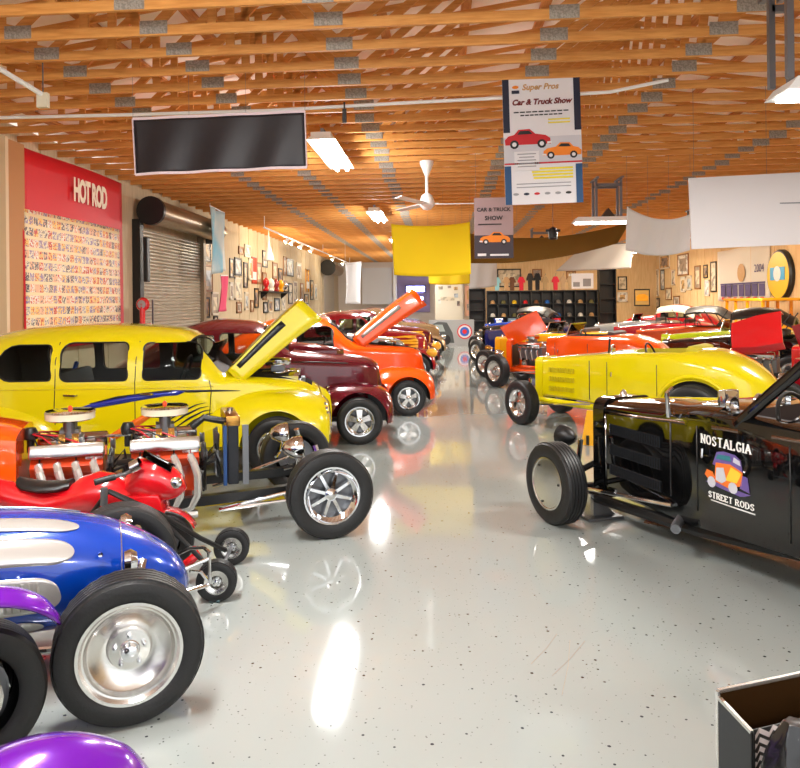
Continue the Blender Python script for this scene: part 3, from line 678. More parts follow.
FK_S = [(.58, .62, .38, .62), (.56, .76, .34, .76), (.42, .83, .33, .87), (.15, .85, .32, .92), (-.2, .84, .32, .93), (-.5, .8, .32, .88), (-.8, .75, .32, .74)]
RK_S = [(-2.25, .74, .30, .55), (-2.55, .82, .28, .78), (-3.05, .87, .28, .88), (-3.45, .84, .3, .82), (-3.9, .72, .36, .6), (-4.1, .6, .42, .5)]
def hood_panel(t, x0, z0, ang, L, w0, w1, m, under, name='hood'):
    """bonnet lid hinged at (x0, z0) rising forward at ang"""
    ca, sa = cos(ang), sin(ang); n = 16
    def fn(off):
        def f(u, v):
            s = u * L; ww = w0 + (w1 - w0) * u; y = (v * 2 - 1) * ww; q_ = abs(v * 2 - 1); y = (1 if v > .5 else -1) * ww * min(q_ / .62, 1); cr = .04 * (1 - min(q_ / .62, 1) ** 2) - max(0, q_ - .62) / .38 * (.2 + .12 * u) - .04 * u ** 4
            return (x0 + s * ca - (cr + off) * sa, y, z0 + s * sa + (cr + off) * ca)
        return f
    o = MB().grid(fn(0), 14, n).build(name, m, t, 50, solid=.02)
    u_ = MB().grid(lambda u, v: fn(-.02)(.06 + u * .8, .12 + v * .76), 10, 8).build('hood_liner', under, o, 50, solid=.012)
    for s in (-1, 1):   # band along the top of the hood's skirt
        b_ = MB()
        b_.grid(lambda u, v: Vector(fn(0)(.1 + u * .62, .5 + s * (.325 + .05 * v))) + V3(0, s * .014, 0), 10, 2).build('hood_band', under, o, 50, solid=.004)
    for s in (-1, 1):
        MB().tube([(x0 + .03, s * w0 * .7, z0 - .02), (x0 + L * .5 * ca, s * w0 * .8, z0 + L * .5 * sa - .08)], .012, 6).build('hood_strut', BLACK, o)
    return o

# ---- highboy roadsters
ROAD = [(-.12, .27, .42, .90, .97, 3.0), (-.5, .35, .41, .93, 1.02, 3.0), (-.95, .46, .38, .97, 1.07, 3.0), (-1.2, .54, .34, 1.0, 1.10, 3.2), (-1.5, .62, .32, 1.02, 1.13, 3.4), (-2.0, .68, .32, 1.03, 1.14, 3.2), (-2.4, .70, .34, 1.02, 1.16, 2.8), (-2.8, .68, .38, .96, 1.15, 2.5), (-3.2, .58, .44, .84, 1.04, 2.3), (-3.5, .40, .52, .68, .82, 2.1), (-3.6, .24, .56, .62, .70, 2.)]
def grille_shell(t, x, w, z0, z1, m, bars=12, ins=BLACK):
    out = rpoly(-w, w, z0, z1, (.05, .05, .1, .1)); inn = rpoly(-w + .05, w - .05, z0 + .05, z1 - .09, (.03, .03, .07, .07)); n = len(out)
    mb = MB(); xs = (x + .05, x - .07)
    vs = [(xx, p[0], p[1]) for xx in xs for p in out] + [(xx, p[0], p[1]) for xx in xs for p in inn]
    fs = []
    for j in range(n):
        k = (j + 1) % n; fs += [(j, k, n + k, n + j), (2 * n + j, 3 * n + j, 3 * n + k, 2 * n + k), (j, 2 * n + j, 2 * n + k, k), (n + j, n + k, 3 * n + k, 3 * n + j)]
    o = mb.add(vs, fs).build('grille_shell', m, t, 35)
    MB().box((x - .03, 0, (z0 + z1) / 2), (.02, 2 * w - .1, z1 - z0 - .14)).build('radiator_core', BLACK, o, 0)
    for k in range(bars):
        y = -w + .07 + k * (2 * w - .14) / (bars - 1); MB().box((x + .02, y, (z0 + z1) / 2 - .02), (.014, .008, z1 - z0 - .14)).build('grille_bar', CHROME, o, 0)
    MB().lathe([(.035, z1), (.03, z1 + .03), (.012, z1 + .05), (.01, z1 + .055)], 14, (x - .02, 0, 0), 'z').build('radiator_cap', CHROME, o); return o
def headlight(t, p, m=CHROME, r=.085, lens=True):
    o = MB().lathe([(.01, -.14), (r * .5, -.12), (r * .9, -.05), (r, .0), (r * 1.02, .02), (r * .94, .03)], 20, p, 'x').build('headlight', m, t)
    MB().lathe([(r * .95, .025), (r * .6, .045), (.005, .052)], 20, p, 'x').build('headlight_lens', CLEAR if m is CHROME else ALUM, o)
    MB().tube([p, (p[0] - .03, p[1], p[2] - r - .06), (p[0] - .1, p[1] * .7, p[2] - r - .1)], .014, 6).build('headlight_bracket', m, o); return o
def louvre_rows(t, keys, side, rows, m, nl=16):
    for (x0, x1, z, hh) in rows:
        mb = MB()
        for k in range(nl):
            x = x0 + (x1 - x0) * (k + .5) / nl; y = surfy(keys, x, z); d = abs(x1 - x0) / nl * .42
            mb.add([(x + d, side * (y + .001), z - hh), (x - d, side * (y + .001), z - hh), (x - d, side * (y + .001), z + hh), (x + d, side * (y + .001), z + hh), (x - d, side * (y + .016), z - hh * .9), (x - d, side * (y + .016), z + hh * .9)], [(0, 1, 4), (3, 5, 2), (0, 4, 5, 3), (1, 2, 5, 4)])
        stuff(mb.build('louvre_row', m, t, 0))
def roadster(name, label, P, contact, ang, near=1, style='spoke5', r=.33, track=1.44, wb=2.69, keys=ROAD, hood=True, steer=0., seat_m=DARK, cat='car', windscreen=True, shell_m=None, light_m=CHROME, group=None, zshell=None, rear_r=.38, arch=False, frame_m=None, top=None, headlights=True):
    t = thing(name, label, cat, (0, 0, 0), 0, group); place(t, contact, ang, track, near); hb = -.95
    body = body_mb(keys, 64, None if hood else hb - .12, None).build('body', P, None, 32); cut = []
    ck = [(-1.62, .3), (-1.58, .44), (-1.7, .53), (-2.3, .56), (-2.42, .46), (-2.45, 0)]
    pl = ck + [(a, -b) for a, b in ck[-2::-1]]; cut.append(MB().prism([(a, b) for a, b in pl], .55, 1.6, 'xy').build('cutter', seat_m))
    for s in (-1, 1): cut.append(MB().cyl((-wb, s * .56, rear_r), (-wb, s * 1.2, rear_r), rear_r + .05, 32).build('cutter', DARK))
    boolean(body, cut, 32); body.parent = t
    z0 = spline(keys, -.12); zs = zshell or (z0[1] - .06, z0[3] + .015)
    grille_shell(t, -.08, z0[0] + .015, zs[0], zs[1], shell_m or P)
    FR = frame_m or P
    for s in (-1, 1): MB().tube([(.3, s * .33, z0[1] - .04), (-.2, s * .34, z0[1] - .06), (-1.2, s * .44, spline(keys, -1.2)[1] - .03), (-2.6, s * .48, spline(keys, -2.4)[1] + .02), (-3.45, s * .4, .5)], .045, 8).build('frame_rail', FR, t)
    MB().tube([(0, -track / 2 + .06, r), (0, -track / 2 + .2, r - .06), (0, 0, r - .1), (0, track / 2 - .2, r - .06), (0, track / 2 - .06, r)], .028, 8).build('front_axle', light_m, t)
    MB().tube([(.03, -.5, r + .04), (.03, 0, r + .16), (.03, .5, r + .04)], .03, 6).build('leaf_spring', BLACK, t)
    for s in (-1, 1):
        MB().tube([(-.02, s * (track / 2 - .18), r - .05), (-1.0, s * .5, .36)], .016, 6).build('radius_rod', CHROME, t)
        MB().tube([(.02, s * .46, r), (.0, s * .42, r + .34)], .022, 7).build('shock_absorber', CHROME, t)
        if headlights: headlight(t, (.12, s * .40, z0[3] - .28), light_m)
    MB().cyl((-wb, -track / 2, rear_r), (-wb, track / 2, rear_r), .05, 10).build('rear_axle', BLACK, t)
    for s in (-1, 1):
        wheel(t, 0, s * track / 2, r, .18, style, steer=steer); wheel(t, -wb, s * (track / 2 + .04), rear_r, .28, style)
    if windscreen:
        wz = spline(keys, -1.5)[3] - .03
        pts = [(-1.5, -.5, wz), (-1.6, -.48, wz + .27), (-1.6, .48, wz + .27), (-1.5, .5, wz)]; fr = MB().tube(pts + [(-1.5, 0, wz + .02)], .014, 6, True).build('windscreen_frame', CHROME, t)
        MB().add([(-1.5, -.49, wz), (-1.5, .49, wz), (-1.6, .47, wz + .265), (-1.6, -.47, wz + .265)], [(0, 1, 2, 3)]).build('windscreen', CLEAR, fr, 0, solid=.006)
    steering(t, -1.85, .32, 1.08); seat(t, -2.1, seat_m, .46, .7)
    # door and hood seams
    if hood:
        for s in (-1, 1):
            skin_strip(keys, [(-.98, .42), (-.98, .7), (-.98, 1.0)], s, .006, BLACK, 'hood_seam', t)
    for s in (-1, 1):
        for xx in (-1.28, -2.02):
            skin_strip(keys, [(xx, .4), (xx, .7), (xx, 1.0)], s, .004, BLACK, 'door_seam', t)
        MB().tube([(-1.36, s * (surfy(keys, -1.36, .8) + .03), .86), (-1.36, s * (surfy(keys, -1.36, .8) + .035), .80), (-1.34, s * surfy(keys, -1.36, .8), .8)], .01, 6).build('door_handle', CHROME, t)
        if arch:
            pts = [(-wb + (rear_r + .1) * cos(a), s * (surfy(keys, -wb, .8) + .0), rear_r + (rear_r + .1) * sin(a)) for a in [pi * k / 14 for k in range(15)]]
            MB().tube([p for p in pts if p[2] > .42], .03, 8).build('wheel_arch', P, t)
    if top:   # soft top
        rg = []
        for i in range(9):
            u = i / 8; x = -1.5 - u * 1.15; zt = 1.58 + .06 * sin(pi * min(u * 1.2, 1)) - (.3 * max(0, u - .75) * 2); w = .56
            rg.append([V3(x, w * a, zt - .05 * abs(a) ** 3 * 2 + b) for a, b in ((-1, -.05), (-1, 0), (-.6, .05), (0, .07), (.6, .05), (1, 0), (1, -.05), (0, .02))])
        o = MB().loft(rg).build('soft_top', top, t, 50)
        for s in (-1, 1):
            for (xa, xb) in ((-1.5, -1.52), (-2.3, -2.62), (-2.3, -2.0)): MB().tube([(xa, s * .54, 1.1), (xb, s * .55, 1.58)], .014, 6).build('top_bow', BLACK, o)
    return t
# ================================================================== LEFT ROW
YEL = paint('yellow_paint', (226, 208, 4)); MAR = paint('maroon_paint', (98, 0, 26), .12); ORG = paint('orange_paint', (250, 84, 4)); PUR = paint('purple_paint', (110, 12, 172), .2)
BLUE = paint('blue_paint', (0, 62, 172), .15); SILV = paint('silver_paint', (206, 204, 200), .5); TAN = paint('tan_paint', (170, 142, 104), .3); GREY = paint('grey_paint', (150, 152, 156), .5)
CRIM = paint('crimson_paint', (150, 8, 26)); LIME = paint('lime_paint', (188, 206, 20)); GOLD = paint('golden_yellow_paint', (246, 170, 14)); NAVY = paint('navy_paint', (24, 30, 92)); RUST = paint('copper_orange_paint', (196, 70, 20))

# ---- yellow four-door sedan with its bonnet up
BL = R(8)
sed = fatcar('sedan_car', 'yellow four-door vintage sedan with blue and black swoosh and open hood', SEDAN, YEL, W_SEDAN, None, 0, 'spoke5', .33, 1.5, 3.05, FK_S, RK_S, dict(bay=(.36, -.5, .62)))
place(sed, (-1.78, 7.72, 0), BL, 1.5, -1)
hood_panel(sed, -.56, 1.14, R(46), 1.12, .5, .3, YEL, BLACK)
small_engine(sed, -.05, .98, STEEL)
for s in (-1, 1):
    skin_strip(SEDAN, [(-1.52, .4), (-1.52, .8), (-1.52, 1.05), (-1.51, 1.3), (-1.49, 1.5)], s, .004, BLACK, 'door_seam', sed)
    skin_strip(SEDAN, [(-.74, .4), (-.74, .7), (-.72, .95), (-.74, 1.06)], s, .004, BLACK, 'door_seam', sed)
    skin_strip(SEDAN, [(-2.36, .62), (-2.37, .8), (-2.36, 1.05), (-2.36, 1.3), (-2.34, 1.5)], s, .004, BLACK, 'door_seam', sed)
    skin_strip(SEDAN, [(x, 1.0 + .006 * sin(x)) for x in [-.7 - .1 * k for k in range(24)]], s, .004, mat('yellow_belt_line', (206, 186, 8), .4), 'belt_moulding', sed)  # belt line in a slightly darker yellow
    for hx in (-1.4, -2.2):
        y = surfy(SEDAN, hx, .93); MB().tube([(hx - .06, s * (y + .03), .935), (hx + .05, s * (y + .035), .93), (hx + .07, s * y, .93)], .011, 6).build('door_handle', CHROME, sed)
    # swoosh graphics: blue blade into a thin black line, orange blade, black claw lines
    skin_strip(SEDAN, [(-2.16, .775, .004), (-1.95, .82, .03), (-1.7, .865, .036), (-1.45, .90, .03), (-1.2, .93, .024), (-1.08, .94, .03), (-1.0, .945, .004)], s, .02, mat('swoosh_blue', (18, 40, 150), .25, 0, 1), 'blue_swoosh', sed, .004)
    skin_strip(SEDAN, [(-2.0, .84, .002), (-1.7, .905, .012), (-1.2, .96, .01), (-.9, .95, .014), (-.65, .945, .01), (-.42, .93, .002)], s, .01, INKK, 'black_swoosh', sed, .006)
    skin_strip(SEDAN, [(-1.98, .36, .01), (-1.75, .48, .04), (-1.55, .6, .045), (-1.35, .72, .03), (-1.15, .82, .006)], s, .02, mat('swoosh_orange', (236, 108, 12), .25, 0, 1), 'orange_swoosh', sed, .004)
    for k in range(4):
        skin_strip(SEDAN, [(-1.2 + k * .05, .62 - k * .03, .003), (-1.05 + k * .05, .72 - k * .03, .012), (-.88 + k * .04, .80 - k * .035, .006), (-.78 + k * .03, .82 - k * .04, .001)], s, .01, INKK, 'claw_line', sed, .005)
    for k in range(3): MB().sph((.55 - k * .012, s * (.74 + k * .015), .70 + k * .05), .018, 8).build('marker_light', CHROME, sed)
MB().tube([(-2.5, 0, .9), (-2.5, .3, 1.2)], .03, 6).build('belt', mat('blue_trim', (40, 80, 170), .5), sed)

# ---- maroon coupe
mar = fatcar('coupe_car', 'dark maroon vintage coupe with chrome five-spoke wheels behind the yellow sedan', WILLYS, MAR, W_WILLYS, None, 0, 'spoke5', .31, 1.46, 2.6, FK_W, RK_W, key='willys')
place(mar, flr(360, 445), BL, 1.62, -1)
MB().loft([ring(x, w, 1.12, 1.16, z, 2.6) for x, w, z in ((-.2, .05, 1.18), (-.3, .16, 1.25), (-.6, .2, 1.31), (-.85, .2, 1.33), (-.98, .16, 1.32))]).build('hood_scoop', MAR, mar)
skin_strip(WILLYS, [(.2, 1.02), (-.2, 1.06), (-.6, 1.09), (-.9, 1.1)], -1, .006, BLACK, 'hood_seam', mar)
skin_strip(WILLYS, [(-1.16, .5), (-1.17, .9), (-1.16, 1.1)], -1, .005, BLACK, 'door_seam', mar)
# ---- orange coupe with its bonnet up
oc = fatcar('coupe_car', 'bright orange vintage coupe with raised hood beyond the maroon coupe', WILLYS, ORG, W_WILLYS, None, 0, 'spoke5', .29, 1.4, 2.6, FK_W, RK_W, dict(bay=(.2, -.84, .6)))
place(oc, flr(409, 416), BL, 1.6, -1)
hood_panel(oc, -.9, 1.26, R(39), 1.36, .5, .26, ORG, mat('hood_liner_silver', (176, 172, 168), .35, .6)); small_engine(oc, -.3, .95)
# ---- cars farther down the left row
def flames(t, keys, m, side=-1):
    for k in range(5):
        z = .72 + k * .075
        skin_strip(keys, [(.24, z, .035), (.0, z + .01, .035), (-.25, z + .03 * (1 - k % 2), .025), (-.5, z + .02, .012), (-.7 - .1 * (k % 2), z + .05, .002)], side, .02, m, 'flame', t, .005)
FLY = mat('flame_yellow', (250, 176, 20), .3, 0, 1)
for i, (lb, m_, pos, st, fl) in enumerate((
        ('silver grey vintage coupe just behind the orange coupe', GREY, (-.95, 14.5, 0), 'spoke5', False),
        ('crimson coupe with yellow flames on its nose, beyond the silver coupe', CRIM, (-.55, 17.2, 0), 'spoke5', True),
        ('maroon coupe with orange flame nose, second of the flamed pair', MAR, (-.45, 19.9, 0), 'spoke5', True),
        ('tan vintage coupe nearest the printed display counter', TAN, (-.25, 23.8, 0), 'spoke5', False),
        ('red coupe parked beyond the tan coupe on the left', CRIM, (-.6, 26.6, 0), 'spoke5', False),
        ('farthest coupe of the left row, black', BLACKG, (-.8, 29.4, 0), 'spoke5', False))):
    t = fatcar('coupe_car', lb, WILLYS, m_, W_WILLYS, None, 0, st, .31, 1.42, 2.6, FK_W, RK_W, key='willys', group='coupes down the left row')
    place(t, pos, BL, 1.6, -1)
    MB().sph((.38, -.6, .72), (.1, .08, .08), 12).build('headlight', CHROME, t); MB().box((.5, 0, .34), (.06, 1.2, .08)).build('bumper', CHROME, t, 35, .02)
    if fl:
        flames(t, WILLYS, FLY)
        for s in (-1, 1): MB().sph((.36, s * .66, .66), (.14, .12, .12), 14).build('flame_fender_tip', FLY, t)
'''# second line of roofs close to the left wall
for lb, m_, pos in (('red coupe at the left wall beyond the silver coupe, only its roof showing', CRIM, (-2.6, 21.0, 0)), ('dark coupe at the left wall under the far spotlights', BLACKG, (-3.0, 27.5, 0)), ('crimson coupe at the left wall near the alcove', REDP, (-3.4, 32.5, 0))):
    t = fatcar('coupe_car', lb, WILLYS, m_, W_WILLYS, None, 0, 'spoke5', .31, 1.42, 2.6, FK_W, RK_W, key='willys', group='coupes along the left wall'); place(t, pos, 0, 1.6, -1)
'''

# ---- twin-engine bare chassis
CB = R(22); ch = thing('twin_engine_rod', 'bare twin-engine hot rod chassis with chrome wheel beside the yellow sedan', 'car'); place(ch, flr(330, 536), CB, 1.5, -1)
for s in (-1, 1):
    wheel(ch, 0, s * .75, .35, .2, 'spoke8', .225)
    MB().tube([(.15, s * .3, .34), (-.3, s * .33, .3), (-1.0, s * .36, .28), (-3.2, s * .4, .28)], .055, 4).build('frame_rail', BLACK, ch)
    MB().tube([(-.03, s * .62, .3), (-.85, s * .4, .2)], .016, 8).build('radius_rod', CHROME, ch); MB().tube([(-.03, s * .62, .4), (-.85, s * .4, .2)], .016, 8).build('radius_rod', CHROME, ch)
    MB().tube([(.03, s * .5, .35), (-.05, s * .42, .68)], .028, 8).build('coilover', CHROME, ch)
    headlight(ch, (-.18, s * .36, .66), CHROME, .1)
MB().tube([(0, -.68, .35), (0, -.5, .27), (0, .5, .27), (0, .68, .35)], .03, 8).build('front_axle', CHROME, ch); MB().tube([(-.12, -.66, .33), (-.12, .66, .33)], .012, 6).build('tie_rod', CHROME, ch)
MB().box((0, 0, .4), (.2, .5, .08)).build('crossmember', BLACK, ch, 0)
ra = MB().box((-.72, 0, .62), (.09, .56, .5)).build('radiator', mat('radiator_black', (28, 30, 36), .4, .3), ch, 0, .01)
MB().box((-.72, 0, .9), (.12, .56, .1)).build('radiator_tank', BRASS, ra, 35, .02); MB().box((-.79, -.29, .62), (.03, .025, .5)).build('radiator_side', mat('radiator_blue', (24, 60, 110), .4), ra, 0)
MB().box((-.62, -.29, .62), (.05, .03, .5)).build('radiator_side', STEEL, ra, 0); MB().lathe([(.03, .95), (.03, .98), (.01, .985)], 12, (-.72, 0, 0), 'z').build('radiator_cap', CHROME, ra)
MB().tube([(-.78, -.1, .88), (-.95, -.1, .92), (-1.05, -.08, .84)], .03, 8).build('radiator_hose', RUBBER, ch)
fn_ = MB()
for k in range(6):
    a = pi * k / 3; fn_.box((-.84, .13 * cos(a), .6 + .13 * sin(a)), (.012, .18, .07), Matrix.Rotation(a, 3, 'X') @ Matrix.Rotation(.4, 3, 'Y'))
fn_.cyl((-.86, 0, .6), (-.82, 0, .6), .05, 12).build('cooling_fan', STEEL, ch, 0)
WIRE = mat('ignition_red', (190, 20, 40), .4); ELEM = mat('filter_paper', (226, 216, 190), .8)
for ex in (-1.27, -2.02):
    en = MB().box((ex, 0, .47), (.52, .36, .3)).box((ex, 0, .3), (.44, .22, .12)).build('engine_block', EORANGE, ch, 35, .015)
    for s in (-1, 1):
        MB().box((ex, s * .22, .62), (.54, .13, .1), Matrix.Rotation(-s * .6, 3, 'X')).build('cylinder_head', EORANGE, en, 35, .01)
        vc = MB().box((ex, s * .235, .735), (.56, .12, .115), Matrix.Rotation(s * .22, 3, 'X')).build('valve_cover', mat('polished_cover', (205, 203, 200), .16, 1), en, 35, .025)
        for k in range(4):
            x = ex - .2 + k * .133
            MB().tube([(x, s * .24, .63), (x, s * .32, .635), (x + .02, s * .38, .60), (x + .05, s * .40, .5), (x + .05, s * .40, .34), (x + .0, s * .38, .24), (x - .1, s * .36, .2)], .032, 10).build('exhaust_header', mat('header_coat', (226, 226, 222), .25, .7), en)
        MB().tube([(ex - .3, s * .34, .17), (ex + .25, s * .34, .17)], .035, 8).build('collector', MATS['header_coat'], en)
        for k in range(4):
            MB().tube([(ex - .3, s * .03, .86), (ex - .26 + k * .06, s * .12, .84), (ex - .2 + k * .133, s * .2, .74), (ex - .2 + k * .133, s * .3, .62)], .007, 5).build('spark_lead', WIRE if k % 2 else BLACK, en)
    MB().prism([(ex - .22, .64), (ex + .22, .64), (ex + .18, .76), (ex - .18, .76)], -.13, .13).build('intake_manifold', ALUM, en, 35)
    cb = MB().box((ex, 0, .79), (.2, .2, .06)).box((ex, 0, .84), (.15, .17, .08)).cyl((ex, -.06, .86), (ex, -.06, .96), .05, 12).cyl((ex, .06, .86), (ex, .06, .96), .05, 12).build('carburettor', STEEL, en, 35)
    for s in (-1, 1): MB().box((ex + .05 * s, -.12, .82), (.05, .05, .07)).cyl((ex - .06, -.13, .8), (ex + .06, -.13, .8), .012, 6).build('fuel_bowl', BRASS, en, 0)
    MB().lathe([(.02, .95), (.17, .95), (.19, .965)], 32, (ex, 0, 0), 'z').lathe([(.2, 1.018), (.19, 1.03), (.05, 1.04), (.01, 1.04)], 32, (ex, 0, 0), 'z').build('air_cleaner', CHROME, en)
    MB().lathe([(.192, .962), (.195, 1.02)] , 48, (ex, 0, 0), 'z').build('filter_element', ELEM, en); MB().lathe([(.02, 1.04), (.016, 1.06), (.004, 1.07)], 8, (ex, 0, 0), 'z').build('wing_nut', EORANGE, en)
    MB().lathe([(.03, .7), (.03, .8), (.055, .81), (.06, .86), (.04, .9), (.005, .905)], 16, (ex - .3, 0, 0), 'z').build('distributor', BLACK, en)
    for (py, pz, pr) in ((0, .36, .09), (0, .62, .07), (-.2, .62, .05), (.18, .7, .05)):
        MB().lathe([(.01, -.02), (pr, -.02), (pr - .012, 0), (pr, .02), (.01, .02)], 18, (ex + .32, py, pz), 'x').build('pulley', STEEL, en)
    MB().tube([(ex + .32, .09, .36), (ex + .32, .07, .62), (ex + .32, 0, .69), (ex + .32, -.2, .67), (ex + .32, -.25, .62), (ex + .32, -.09, .34), (ex + .32, 0, .27)], .012, 5, True).build('drive_belt', RUBBER, en)
    MB().box((ex + .2, -.2, .66), (.14, .1, .12)).build('alternator', ALUM, en, 35, .02)
    for k in range(3): MB().tube([(ex + .28, -.1 + k * .05, .5), (ex + .42, -.14 + k * .05, .56 + k * .06), (ex + .46, -.1 + k * .05, .4)], .016, 6).build('coolant_hose', RUBBER, en)
MB().cyl((-1.62, 0, .44), (-1.72, 0, .44), .06, 12).build('drive_coupling', CHROME, ch); MB().cyl((-1.55, -.02, .8), (-1.75, -.02, .8), .012, 6).build('throttle_link', CHROME, ch)
CAB = [(-2.36, .42, .3, .84, .92, 3), (-2.5, .44, .3, .85, .96, 3), (-2.9, .52, .3, .9, 1.02, 3), (-3.6, .56, .3, .92, 1.02, 3), (-4.2, .5, .34, .84, .92, 2.4), (-4.4, .36, .4, .7, .8, 2)]
cbd = body_mb(CAB, 30).build('cab_body', ORG, None, 32); boolean(cbd, [MB().prism([(-2.95, -.4), (-2.95, .4), (-3.7, .42), (-3.7, -.42)], .5, 1.4, 'xy').build('cutter', DARK)], 32); cbd.parent = ch
for s in (-1, 1): wheel(ch, -3.3, s * .75, .38, .3, 'spoke8', .225)
MB().cyl((-3.3, -.75, .38), (-3.3, .75, .38), .05, 10).build('rear_axle', BLACK, ch)
m_ = flr(262, 505); tag(MB().box((m_.x - .25, m_.y + .25, .006), (.75, .4, .012), Matrix.Rotation(CB, 3, 'Z')).build('drip_tray', mat('tray_yellow', (214, 190, 20), .4), smooth=0), 'flat yellow drip tray on the floor under the twin-engine chassis', 'drip tray')

# ---- blue race car with silver scallops
BB = R(26); bl = thing('race_car', 'metallic blue midget race car with silver scallops and spun aluminium wheel', 'car'); place(bl, flr(130, 717), BB, 1.24, -1)
MID0 = [(.46, .04, .34, .4), (.44, .1, .31, .46), (.36, .18, .27, .56), (.2, .25, .25, .67), (0, .29, .25, .76), (-.4, .33, .25, .84), (-1.0, .35, .25, .88), (-1.6, .35, .26, .86), (-2.2, .3, .3, .8), (-2.7, .16, .36, .66), (-2.8, .04, .42, .56)]
MID = [(k[0] - .13,) + k[1:] for k in MID0]
def mid(x, a, off=0.):
    w, zb, zt = spline(MID, x); c = (zb + zt) / 2; h = (zt - zb) / 2
    return V3(x, -(w + off) * (1 if cos(a) >= 0 else -1) * abs(cos(a)) ** .8, c + (h + off) * (1 if sin(a) >= 0 else -1) * abs(sin(a)) ** .8)
o = MB().loft([[mid(.33 - 3.26 * (.5 - .5 * cos(pi * i / 50)), 2 * pi * k / 36) for k in range(36)] for i in range(51)]).build('body', BLUE, None, 40)
boolean(o, [MB().prism([(-1.15, -.2), (-1.15, .2), (-1.8, .22), (-1.8, -.22)], .5, 1.4, 'xy').build('cutter', DARK)], 40); o.parent = bl
for (tip, a0, a1) in ((-.22, R(76), R(56)), (-.24, R(46), R(18)), (-.30, R(8), R(-18)), (-.38, R(-28), R(-50))):
    for sd in (1, -1):
        def fn(u, v):
            e = u * u * 1.9; x = tip - e; d = min(e, .12) / .12; k = math.sqrt(max(1 - (1 - d) ** 2, 0)); a = (a0 + a1) / 2 + (v - .5) * (a0 - a1) * k
            p = mid(x, a, .004); return V3(p.x, p.y * sd, p.z)
        MB().grid(fn, 40, 8).build('silver_scallop', SILV, bl, 60, solid=.003)
mb = MB()
for (x0, a) in ((-.40, R(-5)), (-.48, R(-39))):
    for k in range(26):
        p = mid(x0 - k * .035, a, .004); q = mid(x0 - k * .035, a + R(9), .004); r_ = mid(x0 - k * .035, a - R(9), .004); mb.tube([r_, p + V3(0, -.012, 0), q], .009, 5)
stuff(mb.build('louvre_row', SILV, bl))
pts = [mid(-.02, 2 * pi * k / 36, .003) for k in range(36)]; MB().tube(pts, .004, 5, True).build('nose_seam', ALUM, bl)
for s in (-1, 1):
    wheel(bl, 0, s * .62, .33, .2, 'dish', .225)
    MB().tube([(0, s * .56, .34), (-.06, s * .3, .44)], .02, 8).build('axle_arm', CHROME, bl); MB().tube([(0, s * .54, .3), (-1.3, s * .42, .38)], .018, 8).build('radius_rod', CHROME, bl)
    MB().tube([(.0, s * .5, .36), (.08, s * .28, .6)], .024, 8).build('shock_absorber', CHROME, bl)
    MB().lathe([(.05, -.03), (.06, 0), (.04, .03), (.01, .035)], 14, (.02, s * .33, .62), 'x').build('friction_damper', CHROME, bl); MB().lathe([(.012, .0), (.012, .02), (.003, .021)], 10, (-.12, s * .3, .66), 'y').build('dzus_button', CHROME, bl)
    wheel(bl, -2.1, s * .62, .36, .28, 'dish', .225)
MB().cyl((-2.1, -.6, .36), (-2.1, .6, .36), .04, 10).build('rear_axle', BLACK, bl); MB().cyl((0, -.6, .33), (0, .6, .33), .025, 8).build('front_axle', CHROME, bl)
seat(bl, -1.45, DARK, .18, .45)
bl_inv = (Matrix.Translation(bl.location) @ Matrix.Rotation(BB, 4, 'Z')).inverted()
def nb(px, py, Y): return bl_inv @ at(px, py, Y)
MB().tube([nb(165, 579, 4.15), nb(180, 571, 4.2), nb(208, 559, 4.3), nb(210, 553, 4.3), nb(204, 547.5, 4.35), nb(190, 548, 4.4), nb(178, 554, 4.45)], .012, 8).build('nerf_bar', CHROME, bl)
MB().tube([nb(209, 553, 4.3), nb(210, 583, 4.33), nb(206, 586, 4.3), nb(184, 592, 4.2), nb(176, 592, 4.1)], .012, 8).build('nerf_bar', CHROME, bl)
MB().tube([nb(190, 571, 4.25), nb(201, 572, 4.3), nb(207, 580, 4.33)], .01, 6).build('nerf_bar_brace', CHROME, bl)

# ---- purple car in the near left corner: cycle fenders over the front wheels
PB = R(39.5); pu = thing('purple_hot_rod', 'purple hot rod with cycle fenders in the near left corner', 'car'); place(pu, flr(-34, 770), PB, 1.3, 1)
for s in (-1, 1):
    wheel(pu, 0, s * .65, .30, .17, 'spoke5', .2, z=.30)
    def fn(u, v):
        a = R(34) + u * R(130); rr = .39 + .035 * sin(pi * v) * min(1, .35 + u * 5); wv = .12 * (1 - .6 * max(0, (.3 - u) / .3) ** 2)
        return V3(rr * cos(a) + .03, s * .65 + (v - .5) * 2 * wv, .30 + rr * sin(a))
    MB().grid(fn, 30, 10).build('cycle_fender', PUR, pu, 60, solid=.012)
    MB().tube([(0, s * .6, .3), (-.02, s * .5, .45), (-.05, s * .62, .62)], .014, 6).build('fender_stay', CHROME, pu)
    MB().lathe([(.1, -.02), (.13, 0), (.1, .03), (.02, .04)], 18, (0, s * .56, .3), 'y').build('brake_drum', ALUM, pu)
    MB().tube([(-.02, s * .58, .3), (-.12, s * .52, .2), (-.2, s * .3, .18)], .012, 6).build('steering_arm', STEEL, pu)
MB().tube([(0, -.6, .3), (0, -.4, .22), (0, .4, .22), (0, .6, .3)], .028, 8).build('front_axle', CHROME, pu)
PK = [(k[0] - .1,) + k[1:] for k in ROAD]
bd = body_mb(PK, 40).build('body', PUR, pu, 32); grille_shell(pu, -.16, .285, .36, .99, PUR)
for s in (-1, 1): wheel(pu, -2.7, s * .7, .36, .26, 'spoke5')

